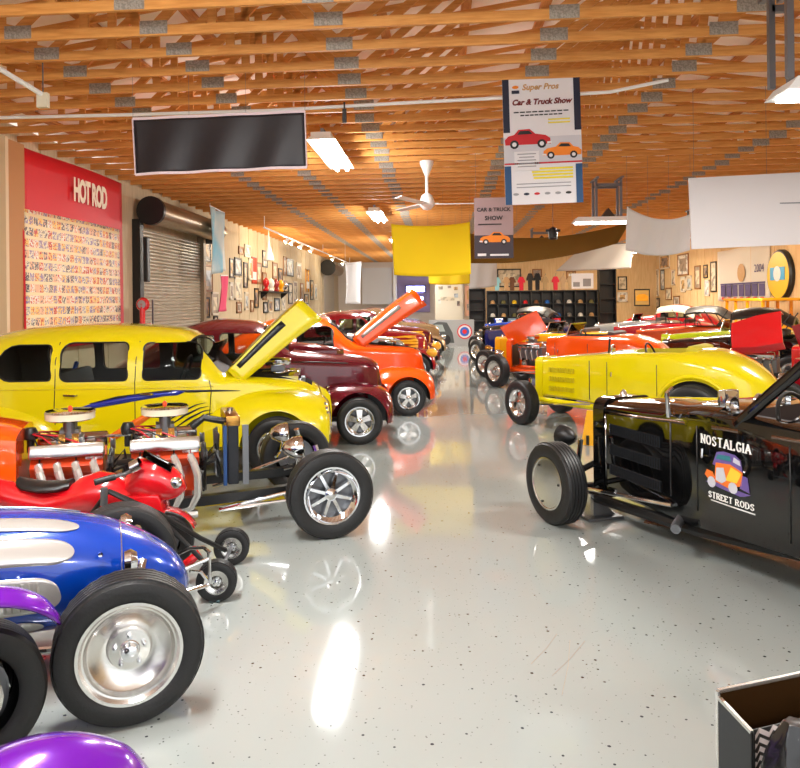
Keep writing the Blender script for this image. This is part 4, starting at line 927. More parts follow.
# ---- red mini motorbike
pb = thing('mini_motorbike', 'small red sport minibike with silver headlight behind the blue race car', 'motorbike', (-1.98, 5.02, 0), R(10)); 
for x in (0, -.95): wheel(pb, x, .0001, .2, .09, 'spoke5', .12)
fair = [(.15, .02, .57, .60), (.13, .06, .54, .66), (.05, .10, .50, .74), (-.06, .12, .49, .80), (-.16, .11, .5, .80), (-.26, .08, .52, .70)]
MB().loft([[V3(x, w * cos(a), (b + t_) / 2 + (t_ - b) / 2 * sin(a)) for a in [2 * pi * k / 20 for k in range(20)]] for x, w, b, t_ in [(x,) + tuple(spline(fair, x)) for x in [.15 - .41 * i / 14 for i in range(15)]]]).build('front_fairing', REDP, pb, 50)
MB().loft([[V3(x, w * cos(a), c_ + h_ * sin(a)) for a in [2 * pi * k / 20 for k in range(20)]] for x, w, c_, h_ in ((-.2, .1, .5, .08), (-.32, .13, .56, .13), (-.45, .15, .57, .15), (-.58, .13, .55, .13), (-.66, .1, .52, .1), (-.8, .11, .5, .09), (-1.0, .12, .55, .1), (-1.15, .09, .6, .09), (-1.28, .04, .63, .04))]).build('tank_and_tail', REDP, pb, 50)
MB().loft([[V3(x, w * cos(a), c_ + .035 * sin(a)) for a in [2 * pi * k / 16 for k in range(16)]] for x, w, c_ in ((-.64, .07, .635), (-.72, .11, .62), (-.85, .12, .62), (-.96, .1, .64), (-1.0, .06, .66))]).build('seat', BLACK, pb, 50)
MB().prism([(-.26, .44), (.02, .42), (-.02, .56), (-.3, .56)], -.12, .12).build('belly_fairing', REDP, pb, 35, .02)
MB().sph((.085, -.07, .635), (.05, .03, .045), 12).build('headlight', CHROME, pb)
MB().grid(lambda u, v: V3(.06 - u * .2, (v - .5) * .18 * (1 - .3 * u), .745 + u * .11 - (2 * v - 1) ** 2 * .03), 6, 8).build('windscreen', glass('smoked_glass', (60, 45, 45)), pb, 60, solid=.006)
for s in (-1, 1):
    MB().tube([(0, s * .06, .2), (-.16, s * .06, .66)], .02, 8).build('fork_leg', BLACK, pb)
    MB().tube([(-.18, s * .05, .74), (-.22, s * .2, .74), (-.34, s * .27, .72)], .014, 8).build('handlebar', STEEL, pb); MB().cyl((-.28, s * .24, .73), (-.4, s * .3, .71), .022, 10).build('grip', BLACK, pb)
MB().cyl((-.2, -.12, .76), (-.14, -.12, .79), .045, 14).build('gauge', CHROME, pb)
MB().grid(lambda u, v: V3(.235 * cos(R(25) + u * R(110)), (v - .5) * .11, .2 + .235 * sin(R(25) + u * R(110))), 14, 4).build('front_mudguard', REDP, pb, 60, solid=.006)
MB().box((-.5, 0, .32), (.3, .16, .24)).build('engine_block', STEEL, pb, 35, .02)

# ---- black tube frame on two little wheels
mf = thing('mini_dragster', 'black tube-framed mini dragster front with two small wheels', 'mini dragster'); p1, p2 = flr(217, 600), flr(230, 566)
def lw(p):
    ty, pa = wheel_meshes(.128, .1, 'dish', .07); o = link('tyre', ty, mf, (p.x, p.y, .128), pi + R(12))
    for nm, me in pa: link(nm, me, o)
lw(p1); lw(p2 + V3(0, .05, 0)); q1, q2 = V3(p1.x, p1.y, .128), V3(p2.x, p2.y + .05, .128)
MB().tube([q1, q2], .014, 8).build('axle', STEEL, mf)
MB().tube([at(108, 491, 4.55), at(160, 514, 4.7), at(200, 538, 4.9), q2 + V3(-.02, -.09, 0)], .018, 8).build('frame_tube', BLACK, mf)
MB().tube([at(108, 491, 4.55), at(158, 516, 4.6), at(190, 548, 4.6), q1 + V3(-.08, .09, .05)], .016, 8).build('frame_tube', BLACK, mf)
MB().tube([at(104, 488, 4.5), at(104, 505, 4.5)], .024, 10).build('handle_clamp', STEEL, mf); MB().tube([at(185, 565, 4.75), at(200, 553, 4.8)], .03, 8).build('damper', REDP, mf)
MB().tube([at(108, 491, 4.55), (-2.4, 4.6, .4), (-2.6, 4.62, .05)], .016, 8).build('rear_leg', BLACK, mf)
# ================================================================== RIGHT ROW
# ---- black roadster
BK = [(-.12, .29, .24, .93, 1.03, 3.0), (-.5, .37, .24, .95, 1.07, 3.0), (-.95, .47, .23, .99, 1.11, 3.0), (-1.2, .55, .24, 1.02, 1.14, 3.2), (-1.5, .63, .27, 1.04, 1.15, 3.6), (-2.0, .69, .29, 1.05, 1.14, 3.4), (-2.5, .70, .30, 1.03, 1.14, 2.8), (-2.9, .66, .3, .96, 1.10, 2.5), (-3.3, .54, .4, .8, .95, 2.3), (-3.55, .3, .5, .64, .74, 2.)]
AK = pi - R(56); bk = roadster('roadster_car', 'black open roadster lettered NOSTALGIA STREET RODS on its door', BLACKG, flr(556, 523), AK, 1, 'disc', .345, 1.44, 2.69, BK, seat_m=DARK, light_m=BLACK, steer=R(-9), windscreen=False, frame_m=BLACK, rear_r=.4, headlights=False)
headlight(bk, (.3, .34, .66), BLACK, .1); headlight(bk, (.3, -.34, .66), BLACK, .1)
louvre_rows(bk, BK, 1, [(-.22, -.86, z, .045) for z in (.80, .63, .46)], mat('louvre_grey', (58, 60, 64), .25, .5), 22)
for s in (1, -1):
    skin_strip(BK, [(-.16, .93), (-.6, .955), (-1.0, .985), (-1.5, 1.02), (-2.0, 1.035), (-2.6, 1.02)], s, .012, mat('beltline_chrome', (150, 130, 120), .12, 1), 'belt_moulding', bk, .004)
    skin_strip(BK, [(-.17, .3), (-.17, .6), (-.17, .92)], s, .008, CHROME, 'hood_edge_trim', bk, .003)
MB().tube([(-1.0, .52, 1.02), (-1.0, .54, 1.2), (-1.02, .5, 1.24)], .016, 8).build('mirror_post', CHROME, bk)
MB().tube([(-1.62, .62, 1.06), (-1.86, .6, 1.3), (-2.06, .57, 1.5), (-2.06, -.57, 1.5), (-1.86, -.6, 1.3), (-1.62, -.62, 1.06)], .04, 10).build('windscreen_frame', BLACKG, bk)
o = MB().box((-1.42, .42, 1.2), (.06, .16, .12)).build('dash_mirror', CHROME, bk, 35, .01)
for y in (.5, .2, -.1): MB().lathe([(.055, -.02), (.06, .0), (.05, .012), (.002, .014)], 16, (-1.5, y, 1.17), 'x').build('gauge', CHROME, bk)
MB().box((-2.15, .0, .92), (.1, .9, .1)).build('dash_panel', ALUM, bk, 35, .02); MB().tube([(-1.7, .3, .98), (-1.9, .36, 1.12)], .02, 8).build('lever', CHROME, bk)
# serif lettering on the door from strokes
GL = {'N': ([(0, 0), (0, 1)], [(0, 1), (.62, 0)], [(.62, 0), (.62, 1)]), 'O': ([(.34 + .34 * cos(a), .5 + .5 * sin(a)) for a in [2 * pi * k / 16 for k in range(17)]],), 'S': ([(.52, .82), (.4, .98), (.2, 1), (.03, .86), (.06, .64), (.28, .52), (.5, .38), (.54, .16), (.36, 0), (.14, .02), (.0, .18)],),
      'T': ([(0, 1), (.62, 1)], [(.31, 1), (.31, 0)]), 'A': ([(0, 0), (.34, 1)], [(.34, 1), (.68, 0)], [(.13, .36), (.55, .36)]), 'L': ([(0, 1), (0, 0)], [(0, 0), (.5, 0), (.5, .16)]), 'G': ([(.6, .8), (.46, .97), (.26, 1), (.06, .78), (.02, .5), (.08, .2), (.28, 0), (.5, .04), (.6, .2), (.6, .42), (.38, .42)],),
      'I': ([(0, 0), (0, 1)],), 'R': ([(0, 0), (0, 1)], [(0, 1), (.36, 1), (.52, .84), (.5, .62), (.36, .5), (0, .5)], [(.3, .5), (.58, 0)]), 'E': ([(0, 0), (0, 1)], [(0, 1), (.5, 1), (.5, .86)], [(0, .52), (.36, .52)], [(0, 0), (.5, 0), (.5, .16)]), 'D': ([(0, 0), (0, 1)], [(0, 1), (.3, 1), (.54, .8), (.6, .5), (.54, .2), (.3, 0), (0, 0)])}
WD = {'N': .62, 'O': .68, 'S': .55, 'T': .62, 'A': .68, 'L': .5, 'G': .62, 'I': 0., 'R': .58, 'E': .5, 'D': .6}
SERIF = {'N': [(0, 0), (0, 1), (.62, 1)], 'T': [(.31, 0)], 'A': [(0, 0), (.68, 0)], 'L': [(0, 1), (0, 0)], 'I': [(0, 0), (0, 1)], 'R': [(0, 0), (0, 1), (.58, 0)], 'E': [(0, 0), (0, 1)], 'D': [(0, 0), (0, 1)]}
def door_text(word, xs, z0, h, wide, tw, slope, m, parent):
    tot = sum(WD.get(c, .4) + .34 for c in word) - .34; u = 0; mb = MB(); sc = wide / tot
    def put(a, b, w):
        P = []
        d = Vector((b[0] - a[0], b[1] - a[1])); n = Vector((-d.y, d.x)).normalized() * w; e = d.normalized() * w * .3
        for q in ((a[0] - e.x + n.x, a[1] - e.y + n.y), (b[0] + e.x + n.x, b[1] + e.y + n.y), (b[0] + e.x - n.x, b[1] + e.y - n.y), (a[0] - e.x - n.x, a[1] - e.y - n.y)):
            x = xs - q[0]; z = q[1] + slope * q[0]; P.append((x, surfy(BK, x, z) + .004, z))
        mb.add(P, [(0, 1, 2, 3)])
    for c in word:
        for st in GL.get(c, ()):
            q = [((u + p[0]) * sc, z0 + p[1] * h) for p in st]
            for i, (a, b) in enumerate(zip(q, q[1:])): put(a, b, tw * (1.25 if abs(a[0] - b[0]) < abs(a[1] - b[1]) else .8))
        for p in SERIF.get(c, ()): put(((u + p[0] - .16) * sc, z0 + p[1] * h), ((u + p[0] + .16) * sc, z0 + p[1] * h), tw * .55)
        u += WD.get(c, .4) + .34
    return mb.build('door_lettering', m, parent, 0, solid=.002)
LW = mat('lettering_white', (238, 236, 232), .4)
door_text('NOSTALGIA', -1.33, .895, .058, .42, .005, .0, LW, bk); door_text('STREET', -1.40, .535, .038, .2, .0037, 0, LW, bk); door_text('RODS', -1.63, .535, .038, .14, .0037, 0, LW, bk)
skin_strip(BK, [(-1.42, .517), (-1.6, .515), (-1.78, .513)], 1, .004, LW, 'underline', bk, .004)
# the little painted hot rod between the words
def dp(poly, m, nm, off): return skin_patch(BK, [(-1.36 - a * .38, .60 + b * .27) for a, b in poly], 1, off, m, nm, bk, .002)
DV = mat('decal_violet', (104, 84, 150), .4); DF = mat('decal_flame', (240, 120, 40), .4); DY = mat('decal_yellow', (246, 200, 60), .4); DT = mat('decal_teal', (50, 120, 130), .4); DS = mat('decal_silver', (200, 200, 210), .4)
dp([(.2, .62), (.3, .95), (.45, 1.0), (.7, .98), (.82, .88), (.86, .6), (.5, .5)], DV, 'painted_roof', .004); dp([(.28, .78), (.34, .9), (.6, .92), (.62, .8)], DT, 'painted_window', .006); dp([(.66, .8), (.68, .92), (.8, .86), (.82, .74)], DS, 'painted_window', .006)
dp([(.24, .2), (.28, .68), (.6, .72), (.86, .6), (.84, .26), (.55, .12)], DF, 'painted_body', .0055); dp([(.5, .3), (.62, .66), (.84, .56), (.74, .3)], DY, 'painted_flame', .0075); dp([(.28, .24), (.3, .56), (.46, .6), (.52, .3), (.42, .2)], DS, 'painted_grille', .0085)
dp([(.0, .3), (.06, .44), (.2, .42), (.26, .28), (.1, .2)], DF, 'painted_fender', .0055); dp([(.8, .2), (.86, .52), (.96, .5), (1.0, .14)], DV, 'painted_fender', .0055); dp([(.02, .12), (.4, .06), (.8, .0), (.9, .03), (1.02, .1), (.6, .14), (.2, .2)], DV, 'painted_ground', .0045)
for a in (.18, .66): dp([(a + .1 * cos(k * pi / 5), .16 + .14 * sin(k * pi / 5)) for k in range(10)], DS, 'painted_wheel', .009)
MB().tube([(-1.05, .42, .3), (-1.1, .58, .24), (-1.13, .62, .235)], .035, 12).build('exhaust_tip', STEEL, bk)
m_ = flr(590, 522); t = thing('wheel_stand', 'grey steel bracket stand on the floor behind the black roadster wheel', 'stand', (m_.x + .06, m_.y + .12, 0), R(20))
MB().box((.06, 0, .012), (.34, .2, .024)).build('base_plate', STEEL, t, 0, .004); MB().prism([(-.06, .02), (.2, .02), (-.02, .22), (-.06, .22)], -.02, .02).build('web_plate', STEEL, t, 0); MB().box((-.05, 0, .12), (.03, .1, .2)).build('upright', ALUM, t, 0)
a = flr(690, 538); tag(MB().box((a.x + .3, a.y + .3, .006), (1.0, .5, .012), Matrix.Rotation(R(-35), 3, 'Z')).build('drip_board', mat('cardboard_brown', (120, 78, 48), .8), smooth=0), 'flat brown cardboard drip sheet under the black roadster', 'drip sheet')
a = flr(589, 447); t = thing('info_board', 'orange-yellow board standing between the yellow and black roadsters', 'sign board', (a.x + .05, a.y + .1, 0), R(-25))
MB().prism([(-.13, .0), (.13, .0), (.16, .46), (-.05, .46)], -.012, .012).build('panel', mat('board_amber', (246, 178, 10), .35, 0, .6), t, 0); MB().beam((.02, .012, .3), (.02, .22, .0), .03, .02).build('prop', BLACK, t, 0)
MB().cyl((-.04, -.03, .01), (-.04, -.03, .13), .02, 8).build('post', BLACK, t)

# ---- yellow roadster
YK = [(-.12, .29, .40, .91, .99, 3.0), (-.5, .36, .39, .95, 1.04, 3.0), (-.95, .46, .37, .99, 1.09, 3.0), (-1.2, .54, .33, 1.02, 1.13, 3.2), (-1.5, .62, .3, 1.04, 1.16, 3.4), (-2.0, .68, .3, 1.05, 1.19, 3.0), (-2.3, .72, .32, 1.02, 1.22, 2.6), (-2.65, .71, .36, .96, 1.21, 2.4), (-3.0, .62, .44, .86, 1.10, 2.2), (-3.3, .42, .54, .7, .88, 2.1), (-3.42, .22, .6, .66, .74, 2.)]
AY = pi - R(33); ye = roadster('roadster_car', 'bright yellow open roadster with louvred hood behind the black roadster', YEL, flr(522, 424), AY, 1, 'spoke5', .335, 1.44, 2.5, YK, steer=R(-26), seat_m=mat('yellow_trim', (190, 176, 30), .6), arch=True, headlights=False, rear_r=.38, windscreen=False)
louvre_rows(ye, YK, 1, [(-.26, -.72, z, .035) for z in (.82, .68, .53)], mat('yellow_dim', (190, 172, 10), .4), 10)
MB().box((-1.35, .5, 1.2), (.03, .14, .1)).build('mirror', CHROME, ye, 35, .01); MB().tube([(-1.35, .52, 1.1), (-1.35, .52, 1.2)], .01, 6).build('mirror_post', CHROME, ye)
MB().tube([(-1.25, .4, 1.1), (-1.28, .42, 1.36)], .014, 6).build('windscreen_post', BLACK, ye)
MB().lathe([(.03, 0), (.03, .04), (.01, .05)], 12, (-.1, 0, 1.0), 'z').build('hood_ornament', CHROME, ye)

# ---- orange roadster, hood side raised
OK_ = [(k[0], k[1], k[2], k[3] + .03, k[4] + .03, k[5]) for k in ROAD]
orr = roadster('roadster_car', 'orange open roadster with raised hood panel beyond the yellow roadster', ORG, flr(497, 387), pi - R(30), 1, 'dish', .36, 1.44, 2.69, OK_, hood=False, steer=R(-26), frame_m=ORG, rear_r=.4)
small_engine(orr, -.55, .85, STEEL)
o = MB().box((0, 0, 0), (.95, .012, .5)).build('hood_panel', ORG, orr, 0, .004); o.location = (-.42, .2, 1.28); o.rotation_euler = (R(-22), R(24), 0)
MB().box((0, -.012, 0), (.86, .01, .42)).build('hood_liner', mat('hood_back_red', (150, 24, 20), .5), o, 0)
# ---- farther right row
for lb, m_, px, an, st, tp, kk in (
        ('golden yellow hot rod with black wheels beyond the orange roadster', GOLD, flr(486, 377), 32, 'dish', None, None), ('dark blue hot rod at the far end of the right row', NAVY, flr(477.5, 362), 32, 'spoke5', None, None),
        ('black hot rod roadster two places beyond the golden one', BLACKG, (1.25, 25.8, 0), 32, 'spoke5', BLACK, None), ('bright blue hot rod nearest the shirt shelves', BLUE, (1.55, 29.0, 0), 32, 'spoke5', None, None)):
    t = roadster('roadster_car', lb, m_, px, pi - R(an), 1, st, .34, 1.44, 2.69, ROAD, light_m=BRASS if m_ is GOLD else CHROME, top=tp, steer=R(-22), group='hot rods down the right row', shell_m=m_)
# ---- second row on the right
SR = [('crimson red roadster with raised red hood, behind the yellow tail', REDP, (4.95, 13.2, 0), 35, False, None), ('dark red roadster with lifted side hood at the right picture edge', CRIM, (5.0, 10.9, 0), 35, False, None),
      ('black roadster with black soft top just left of the raised red hood', BLACKG, (4.75, 16.4, 0), 32, True, BLACK), ('lime green roadster with clear windscreen in the second row', LIME, (5.5, 19.0, 0), 32, True, None),
      ('copper orange roadster with black soft top in the second row beyond the lime one', RUST, (5.6, 21.8, 0), 32, True, BLACK), ('red roadster with pale top farther back in the second row', CRIM, (5.6, 24.6, 0), 32, True, mat('pale_canvas', (206, 196, 178), .8)),
      ('silver grey roadster nearest the back wall in the second row', GREY, (5.6, 27.6, 0), 32, True, None)]
for lb, m_, pos, an, hood, tp in SR:
    t = roadster('roadster_car', lb, m_, pos, pi - R(an), 1, 'spoke5', .34, 1.44, 2.69, ROAD, hood=hood, top=tp, group='roadsters of the second row', windscreen=tp is None)
    if not hood:
        small_engine(t, -.5, .82, STEEL)
        if m_ is REDP:
            o = MB().loft([[V3(x, y * (1 - .2 * (x > .3)), z) for y, z in ((-.4, -.12), (-.36, .02), (0, .06), (.36, .02), (.4, -.12), (.38, -.12), (.34, 0), (0, .04), (-.34, 0), (-.38, -.12))] for x in (-.42, 0, .42)]).build('hood', m_, t, 40); o.location = (-.45, .1, 1.3); o.rotation_euler = (R(-50), R(12), 0)
        else:
            o = MB().box((0, 0, 0), (1.0, .014, .42)).build('hood_panel', m_, t, 0, .004); o.location = (-.55, .3, 1.42); o.rotation_euler = (R(-25), R(14), 0)
            for k in range(3): MB().box((0, -.012, -.1 + k * .1), (.9, .012, .014)).build('pinstripe', mat('pinstripe_pink', (236, 90, 110), .4), o, 0)
# golden wood-framed wagon and a red pickup near the right wall
wg = thing('wood_wagon', 'golden yellow wood-framed wagon behind the red roadsters', 'car', (10.3, 26.0, 0), pi / 2)
WK = [(.5, .3, .4, .8, .95, 3), (-.6, .55, .36, .95, 1.1, 3), (-.75, .66, .36, 1.0, 1.14, 4), (-3.6, .7, .36, 1.0, 1.14, 5)]
body_mb(WK, 30).build('body', GOLD, wg, 32); MB().box((-2.2, 0, 1.86), (3.0, 1.44, .1)).build('roof', GOLD, wg, 35, .03)
for s in (-1, 1):
    for x in (-.8, -1.6, -2.5, -3.6): MB().beam((x, s * .66, 1.1), (x - (.1 if x > -1 else 0), s * .66, 1.84), .06, .08).build('post', GOLD, wg, 0)
    wheel(wg, 0, s * .72, .34, .18, 'spoke5'); wheel(wg, -2.8, s * .74, .36, .22, 'spoke5')
pk = fatcar('coupe_car', 'red and white vintage coupe far back beside the wall pictures', WILLYS, REDP, W_WILLYS, None, 0, 'spoke5', .31, 1.42, 2.6, FK_W, RK_W, key='willys'); place(pk, (8.0, 31.3, 0), pi - R(30), 1.6, 1)

# ---- mesh-fronted bin in the near right corner
A = at(718, 691, 2.62); t = thing('mesh_bin', 'black steel bin with white woven mesh front in the near right corner', 'bin', (A.x, A.y, 0), R(22)); zt = A.z; D = .15
SHEET = mat('polished_sheet_reflection', (92, 62, 34), .15, .7); SIDE = mat('dark_grey_sheet', (52, 54, 56), .35, .3)  # back sheet's brown is the wood's reflection, put into its colour
MB().box((.45, 0, zt / 2), (.9, .008, zt)).build('back_panel', SHEET, t, 0)
for x in (0, .9): MB().prism([(0, .0), (-D, .0), (-D, zt - .06), (0, zt - .02)], x - .004, x + .004, 'yz').build('side_panel', SIDE, t, 0); MB().beam((x, 0, zt - .02), (x, -D, zt - .06), .012, .012).build('rim_strip', ALUM, t, 0); MB().cyl((x, 0, 0), (x, 0, zt), .007, 8).build('corner_post', ALUM, t); MB().cyl((x, -D, 0), (x, -D, zt - .06), .006, 8).build('corner_post', BLACK, t)
MB().beam((0, 0, zt), (.9, 0, zt), .012, .012).build('rim_strip', ALUM, t, 0); MB().box((.45, -D / 2, .006), (.9, D, .012)).build('base_panel', SIDE, t, 0)
mw = mat('mesh_white', (226, 214, 212), .4); bk_ = MB().box((.45, -D + .03, (zt - .07) / 2), (.88, .004, zt - .08)).build('mesh_backing', BLACK, t, 0)
nr = int((zt - .1) / .03); strand = MB(); n = 30
strand.add([(.01 + .88 * i / n, (.006 if i % 2 else -.006), (.009 if i % 2 else -.004) + q) for q in (-.009, .009) for i in range(n + 1)], [(i, i + 1, n + 2 + i, n + 1 + i) for i in range(n)]); sme = strand.mesh('mesh_strand', mw, 0)
wire = MB().tube([(.01 + .88 * i / n, (.008 if i % 2 else -.008) - .004, (.009 if i % 2 else -.004)) for i in range(n + 1)], .003, 5).mesh('mesh_wire', BLACK)
for k in range(nr):
    z = zt - .075 - k * .03; link('mesh_strand', sme, t, (0, -D + .002, z)); link('mesh_wire', wire, t, (0, -D + .002, z - .015))
o = MB()
rnd = random.Random(3); rg = []
for i in range(13):
    u = i / 12; rg.append([V3((.11 * sin(pi * (.1 + .85 * u)) ** .6) * cos(a) * (1 + .22 * sin(5 * a + 7 * u)), (.09 * sin(pi * (.1 + .85 * u)) ** .6) * sin(a) * (1 + .2 * cos(4 * a + 5 * u)), .57 * u) for a in [2 * pi * k / 28 for k in range(28)]])
o = tag(o.loft(rg).build('plastic_bag', mat('bag_black', (16, 15, 16), .2, 0, .5, bump=(9, .9)), None, 60), 'crumpled shiny black plastic bag standing before the mesh bin', 'bag'); q = at(792, 745, 2.45); o.location = (q.x - .03, q.y - .1, 0)
p = flr(214, 603); tag(MB().tube([p + V3(-.03, 0, .008), p + V3(0, .012, .012), p + V3(.035, 0, .008)], .01, 8).build('rubber_scrap', mat('teal_scrap', (70, 96, 100), .5)), 'tiny dark teal scrap lying on the floor beside the blue race car', 'scrap')
# ================================================================== LEFT WALL
def wallbox(a, b, dep, X=XL, s=1):
    """box on a side wall spanning two picture points"""
    p, q = onx(a[0], a[1], X), onx(b[0], b[1], X); return p, q
# red magazine-cover poster
p, q = onx(23, 148, XL + .14), onx(124, 326, XL + .14); y0, y1 = p.y, q.y; zt, zb = 4.46, 1.15; h = zt - zb; yc = (y0 + y1) / 2; w = y1 - y0
t = thing('wall_poster', 'huge red HOT ROD poster of small magazine covers on the left wall', 'poster', (XL + .14, yc, (zt + zb) / 2))
def wv(y, z): return .03 * sin(y * 1.6 + 1) * (z + 2) / 3
def pg(za, zb_, ya, yb, m, off, nm, n=24):
    return MB().grid(lambda u, v: V3(wv(ya + (yb - ya) * u, za + (zb_ - za) * v) + off, ya + (yb - ya) * u, za + (zb_ - za) * v - (.12 * sin(pi * u) ** 2 * ((za + (zb_ - za) * v) / h + .5) if nm == 'x' else 0)), n, 12).build(nm, m, t, 60, solid=.004)
pg(-h / 2, h / 2, -w / 2, w / 2, mat('poster_red', (214, 12, 34), .5), 0, 'red_sheet')
COV = cells('cover_grid', [(250, 226, 170), (232, 150, 96), (244, 238, 220), (206, 70, 60), (250, 210, 120), (150, 130, 170), (246, 232, 196), (90, 84, 96), (240, 190, 150)], 7.2, 5.4, (246, 226, 180), .5, .14, (1, 2))
pg(-h / 2 + .05, h * .20, -w / 2 + .05, w / 2 - .16, COV, .006, 'cover_rows')
text('HOT ROD', .38, mat('poster_cream', (250, 238, 214), .5), t, (.075, .08 * w, h * .355), facing='+x', bold=.016, space=.9).scale = (1, .8, 1.5)
# roller door
p, q = onx(136, 222, XL), onx(197, 235, XL); ya, yb = p.y, q.y; zt = 3.62
d = MB(); pr = []
n = 44
for k in range(n + 1): pr += [(XL + .05, k * zt / n), (XL + .085, (k + .25) * zt / n), (XL + .085, (k + .6) * zt / n)]
pr = [x for x in pr if x[1] <= zt]; d.loft([[V3(x, y, z) for x, z in pr] + [V3(XL + .02, y, zt), V3(XL + .02, y, 0)] for y in (ya, yb)]); dr = struct(d.build('door_1', mat('roller_slat', (184, 172, 152), .4, .2), smooth=0))
for y in (ya - .12, yb + .12): MB().box((XL + .09, y, 1.9), (.18, .2, 3.8)).build('guide_rail', BLACK if y < ya else mat('rail_tan', (150, 130, 104), .5), dr, 0)
MB().box((XL + .28, ya - .1, 2.9), (.1, .16, 1.0)).build('chain_hoist', BLACK, dr, 0, .02)
hz = 3.98
t = MB().cyl((XL + .42, ya - .1, hz), (XL + .42, yb + .5, hz), .28, 28).build('drum_cover', mat('bronze_cover', (150, 128, 98), .3, .7), dr); MB().cyl((XL + .42, ya - .22, hz), (XL + .42, ya - .1, hz), .32, 28).build('drum_end_plate', BLACK, dr)
MB().box((XL + .3, yb + .55, hz), (.5, .08, .7)).build('drum_bracket', STEEL, dr, 0)
# second roller door, far
p = onx(322, 270, XL); dr2 = struct(MB().box((XL + .05, p.y + 2, 1.8), (.1, 4, 3.6)).build('door_2', MATS['roller_slat'], smooth=0))
MB().cyl((XL + .4, p.y - .3, 3.9), (XL + .4, p.y + 4, 3.9), .32, 20).build('drum_cover', MATS['bronze_cover'], dr2); MB().cyl((XL + .4, p.y - .5, 3.9), (XL + .4, p.y - .3, 3.9), .45, 24).build('drum_end_plate', BLACK, dr2)
# red hand truck / pump by the roller door
p = onx(143, 320, XL + .5); t = thing('fuel_pump', 'small red vintage pump standing before the roller door', 'pump', (XL + .5, p.y, 0))
MB().box((0, 0, .75), (.3, .3, 1.5)).build('body', REDP, t, 35, .03); MB().cyl((0, -.02, 1.5), (0, -.02, 1.85), .06, 12).build('neck', REDP, t); o = MB().lathe([(.02, -.08), (.12, -.06), (.15, 0), (.12, .06), (.02, .06)], 20, (0, 0, 1.9), 'y').build('globe', REDP, t); MB().lathe([(.09, -.075), (.01, -.08)], 16, (0, 0, 1.9), 'y').build('globe_face', mat('globe_grey', (150, 140, 140), .4), o)
MB().tube([(.16, .12, 1.2), (.3, .2, .9), (.24, .2, .5), (.16, .14, .7)], .02, 8).build('hose', BLACK, t); MB().box((.1, .28, 1.0), (.03, .03, 2.0)).build('handle_post', STEEL, t, 0)
# hanging pennant cloths
def pennant(name, label, px, X, m, wv_=.05):
    P = [onx(a, b, X) for a, b in px]; dy = snap(P[0].y) - P[0].y; P = [p + V3(0, dy, 0) for p in P]; o = sum(P, V3(0, 0, 0)) / 4; t = thing(name, label, 'flag', o)
    MB().grid(lambda u, v: P[0].lerp(P[1], u).lerp(P[3].lerp(P[2], u), v) - o + V3(wv_ * sin(u * 9 + v * 3), 0, 0), 16, 14).build('cloth', m, t, 60, solid=.006)
    pts = [P[0] - o, P[1] - o]; MB().tube([pts[0] + V3(0, 0, .02), pts[1] + V3(0, 0, .02)], .02, 6).build('rod', WHITE, t); MB().cyl(pts[0], (pts[0].x, pts[0].y, ZC - o.z), .006, 5).build('cord', WHITE, t); return t
pennant('hanging_flag', 'pale blue and white flag hanging beyond the roller door', ((211, 207), (225, 214), (228, 271), (212, 275)), -6.0, noisecol('flag_blue', (220, 214, 200), (120, 186, 210), 1.2, (1, 1, .6), .8))
pennant('hanging_flag', 'pink cloth strip hanging below the pale blue flag', ((219, 276), (226, 276), (226, 311), (217, 312)), -6.3, mat('pink_cloth', (226, 86, 120), .8))
pennant('hanging_flag', 'tall white cloth hanging at the far left near the alcove', ((345, 264), (361, 262), (361, 304), (345, 304)), -4.2, CLOTHW)
# framed pictures
FRB = mat('frame_black', (30, 26, 24), .4); FRW = mat('frame_oak', (150, 100, 52), .5); FRC = mat('frame_cream', (224, 214, 196), .5)
ART = [(232, 222, 200), (206, 190, 160), (170, 150, 130), (214, 170, 110), (190, 200, 206), (226, 210, 180), (150, 130, 120), (236, 230, 220)]
def art(i):
    c = ART[i % len(ART)]; d = tuple(max(0, int(v * (.68 + .07 * (i % 3)))) for v in c)
    return noisecol('print_%d' % (i % 8), c, d, 3.5, (1, 1, 1.4), .5, .5, .56)
ORD = ['first', 'second', 'third', 'fourth', 'fifth', 'sixth', 'seventh', 'eighth', 'ninth', 'tenth', 'eleventh', 'twelfth', 'thirteenth', 'fourteenth', 'fifteenth', 'sixteenth', 'seventeenth', 'eighteenth', 'nineteenth', 'twentieth']
def picture(label, y0, y1, z0, z1, X, s, i, group, fm):
    t = thing('framed_picture', label, 'picture', (X, (y0 + y1) / 2, (z0 + z1) / 2), 0, group); w, h = abs(y1 - y0), abs(z1 - z0); b = min(.06, w * .12)
    MB().box((s * .012, 0, 0), (.02, w - b, h - b)).build('print', art(i), t, 0)
    f = MB()
    for k in (-1, 1): f.box((s * .02, k * (w - b) / 2, 0), (.04, b, h)); f.box((s * .02, 0, k * (h - b) / 2), (.04, w, b))
    f.build('frame', fm, t, 0); MB().box((s * .024, 0, 0), (.003, (w - b) * .62, (h - b) * .62)).build('mount_window', art(i + 3), t, 0)
FC = {0: ('black', FRB), 1: ('oak', FRW), 2: ('cream', FRC)}
LP = [(200, 238, 210, 262, 0), (203, 264, 212, 292, 1), (211, 292, 218, 315, 2), (202, 297, 209, 318, 0), (234, 257, 241, 276, 0), (234, 277, 241, 300, 2), (243, 262, 247, 288, 0), (236, 302, 241, 313, 1), (248, 258, 252, 280, 2), (262, 250, 267, 268, 0), (262, 272, 266, 300, 1), (254, 288, 258, 308, 0), (286, 258, 293, 277, 0), (288, 283, 292, 304, 0), (293, 281, 297, 304, 2), (300, 283, 303, 304, 1), (310, 280, 313, 300, 0), (244, 292, 248, 310, 2), (272, 262, 277, 280, 1), (278, 268, 282, 284, 0)]
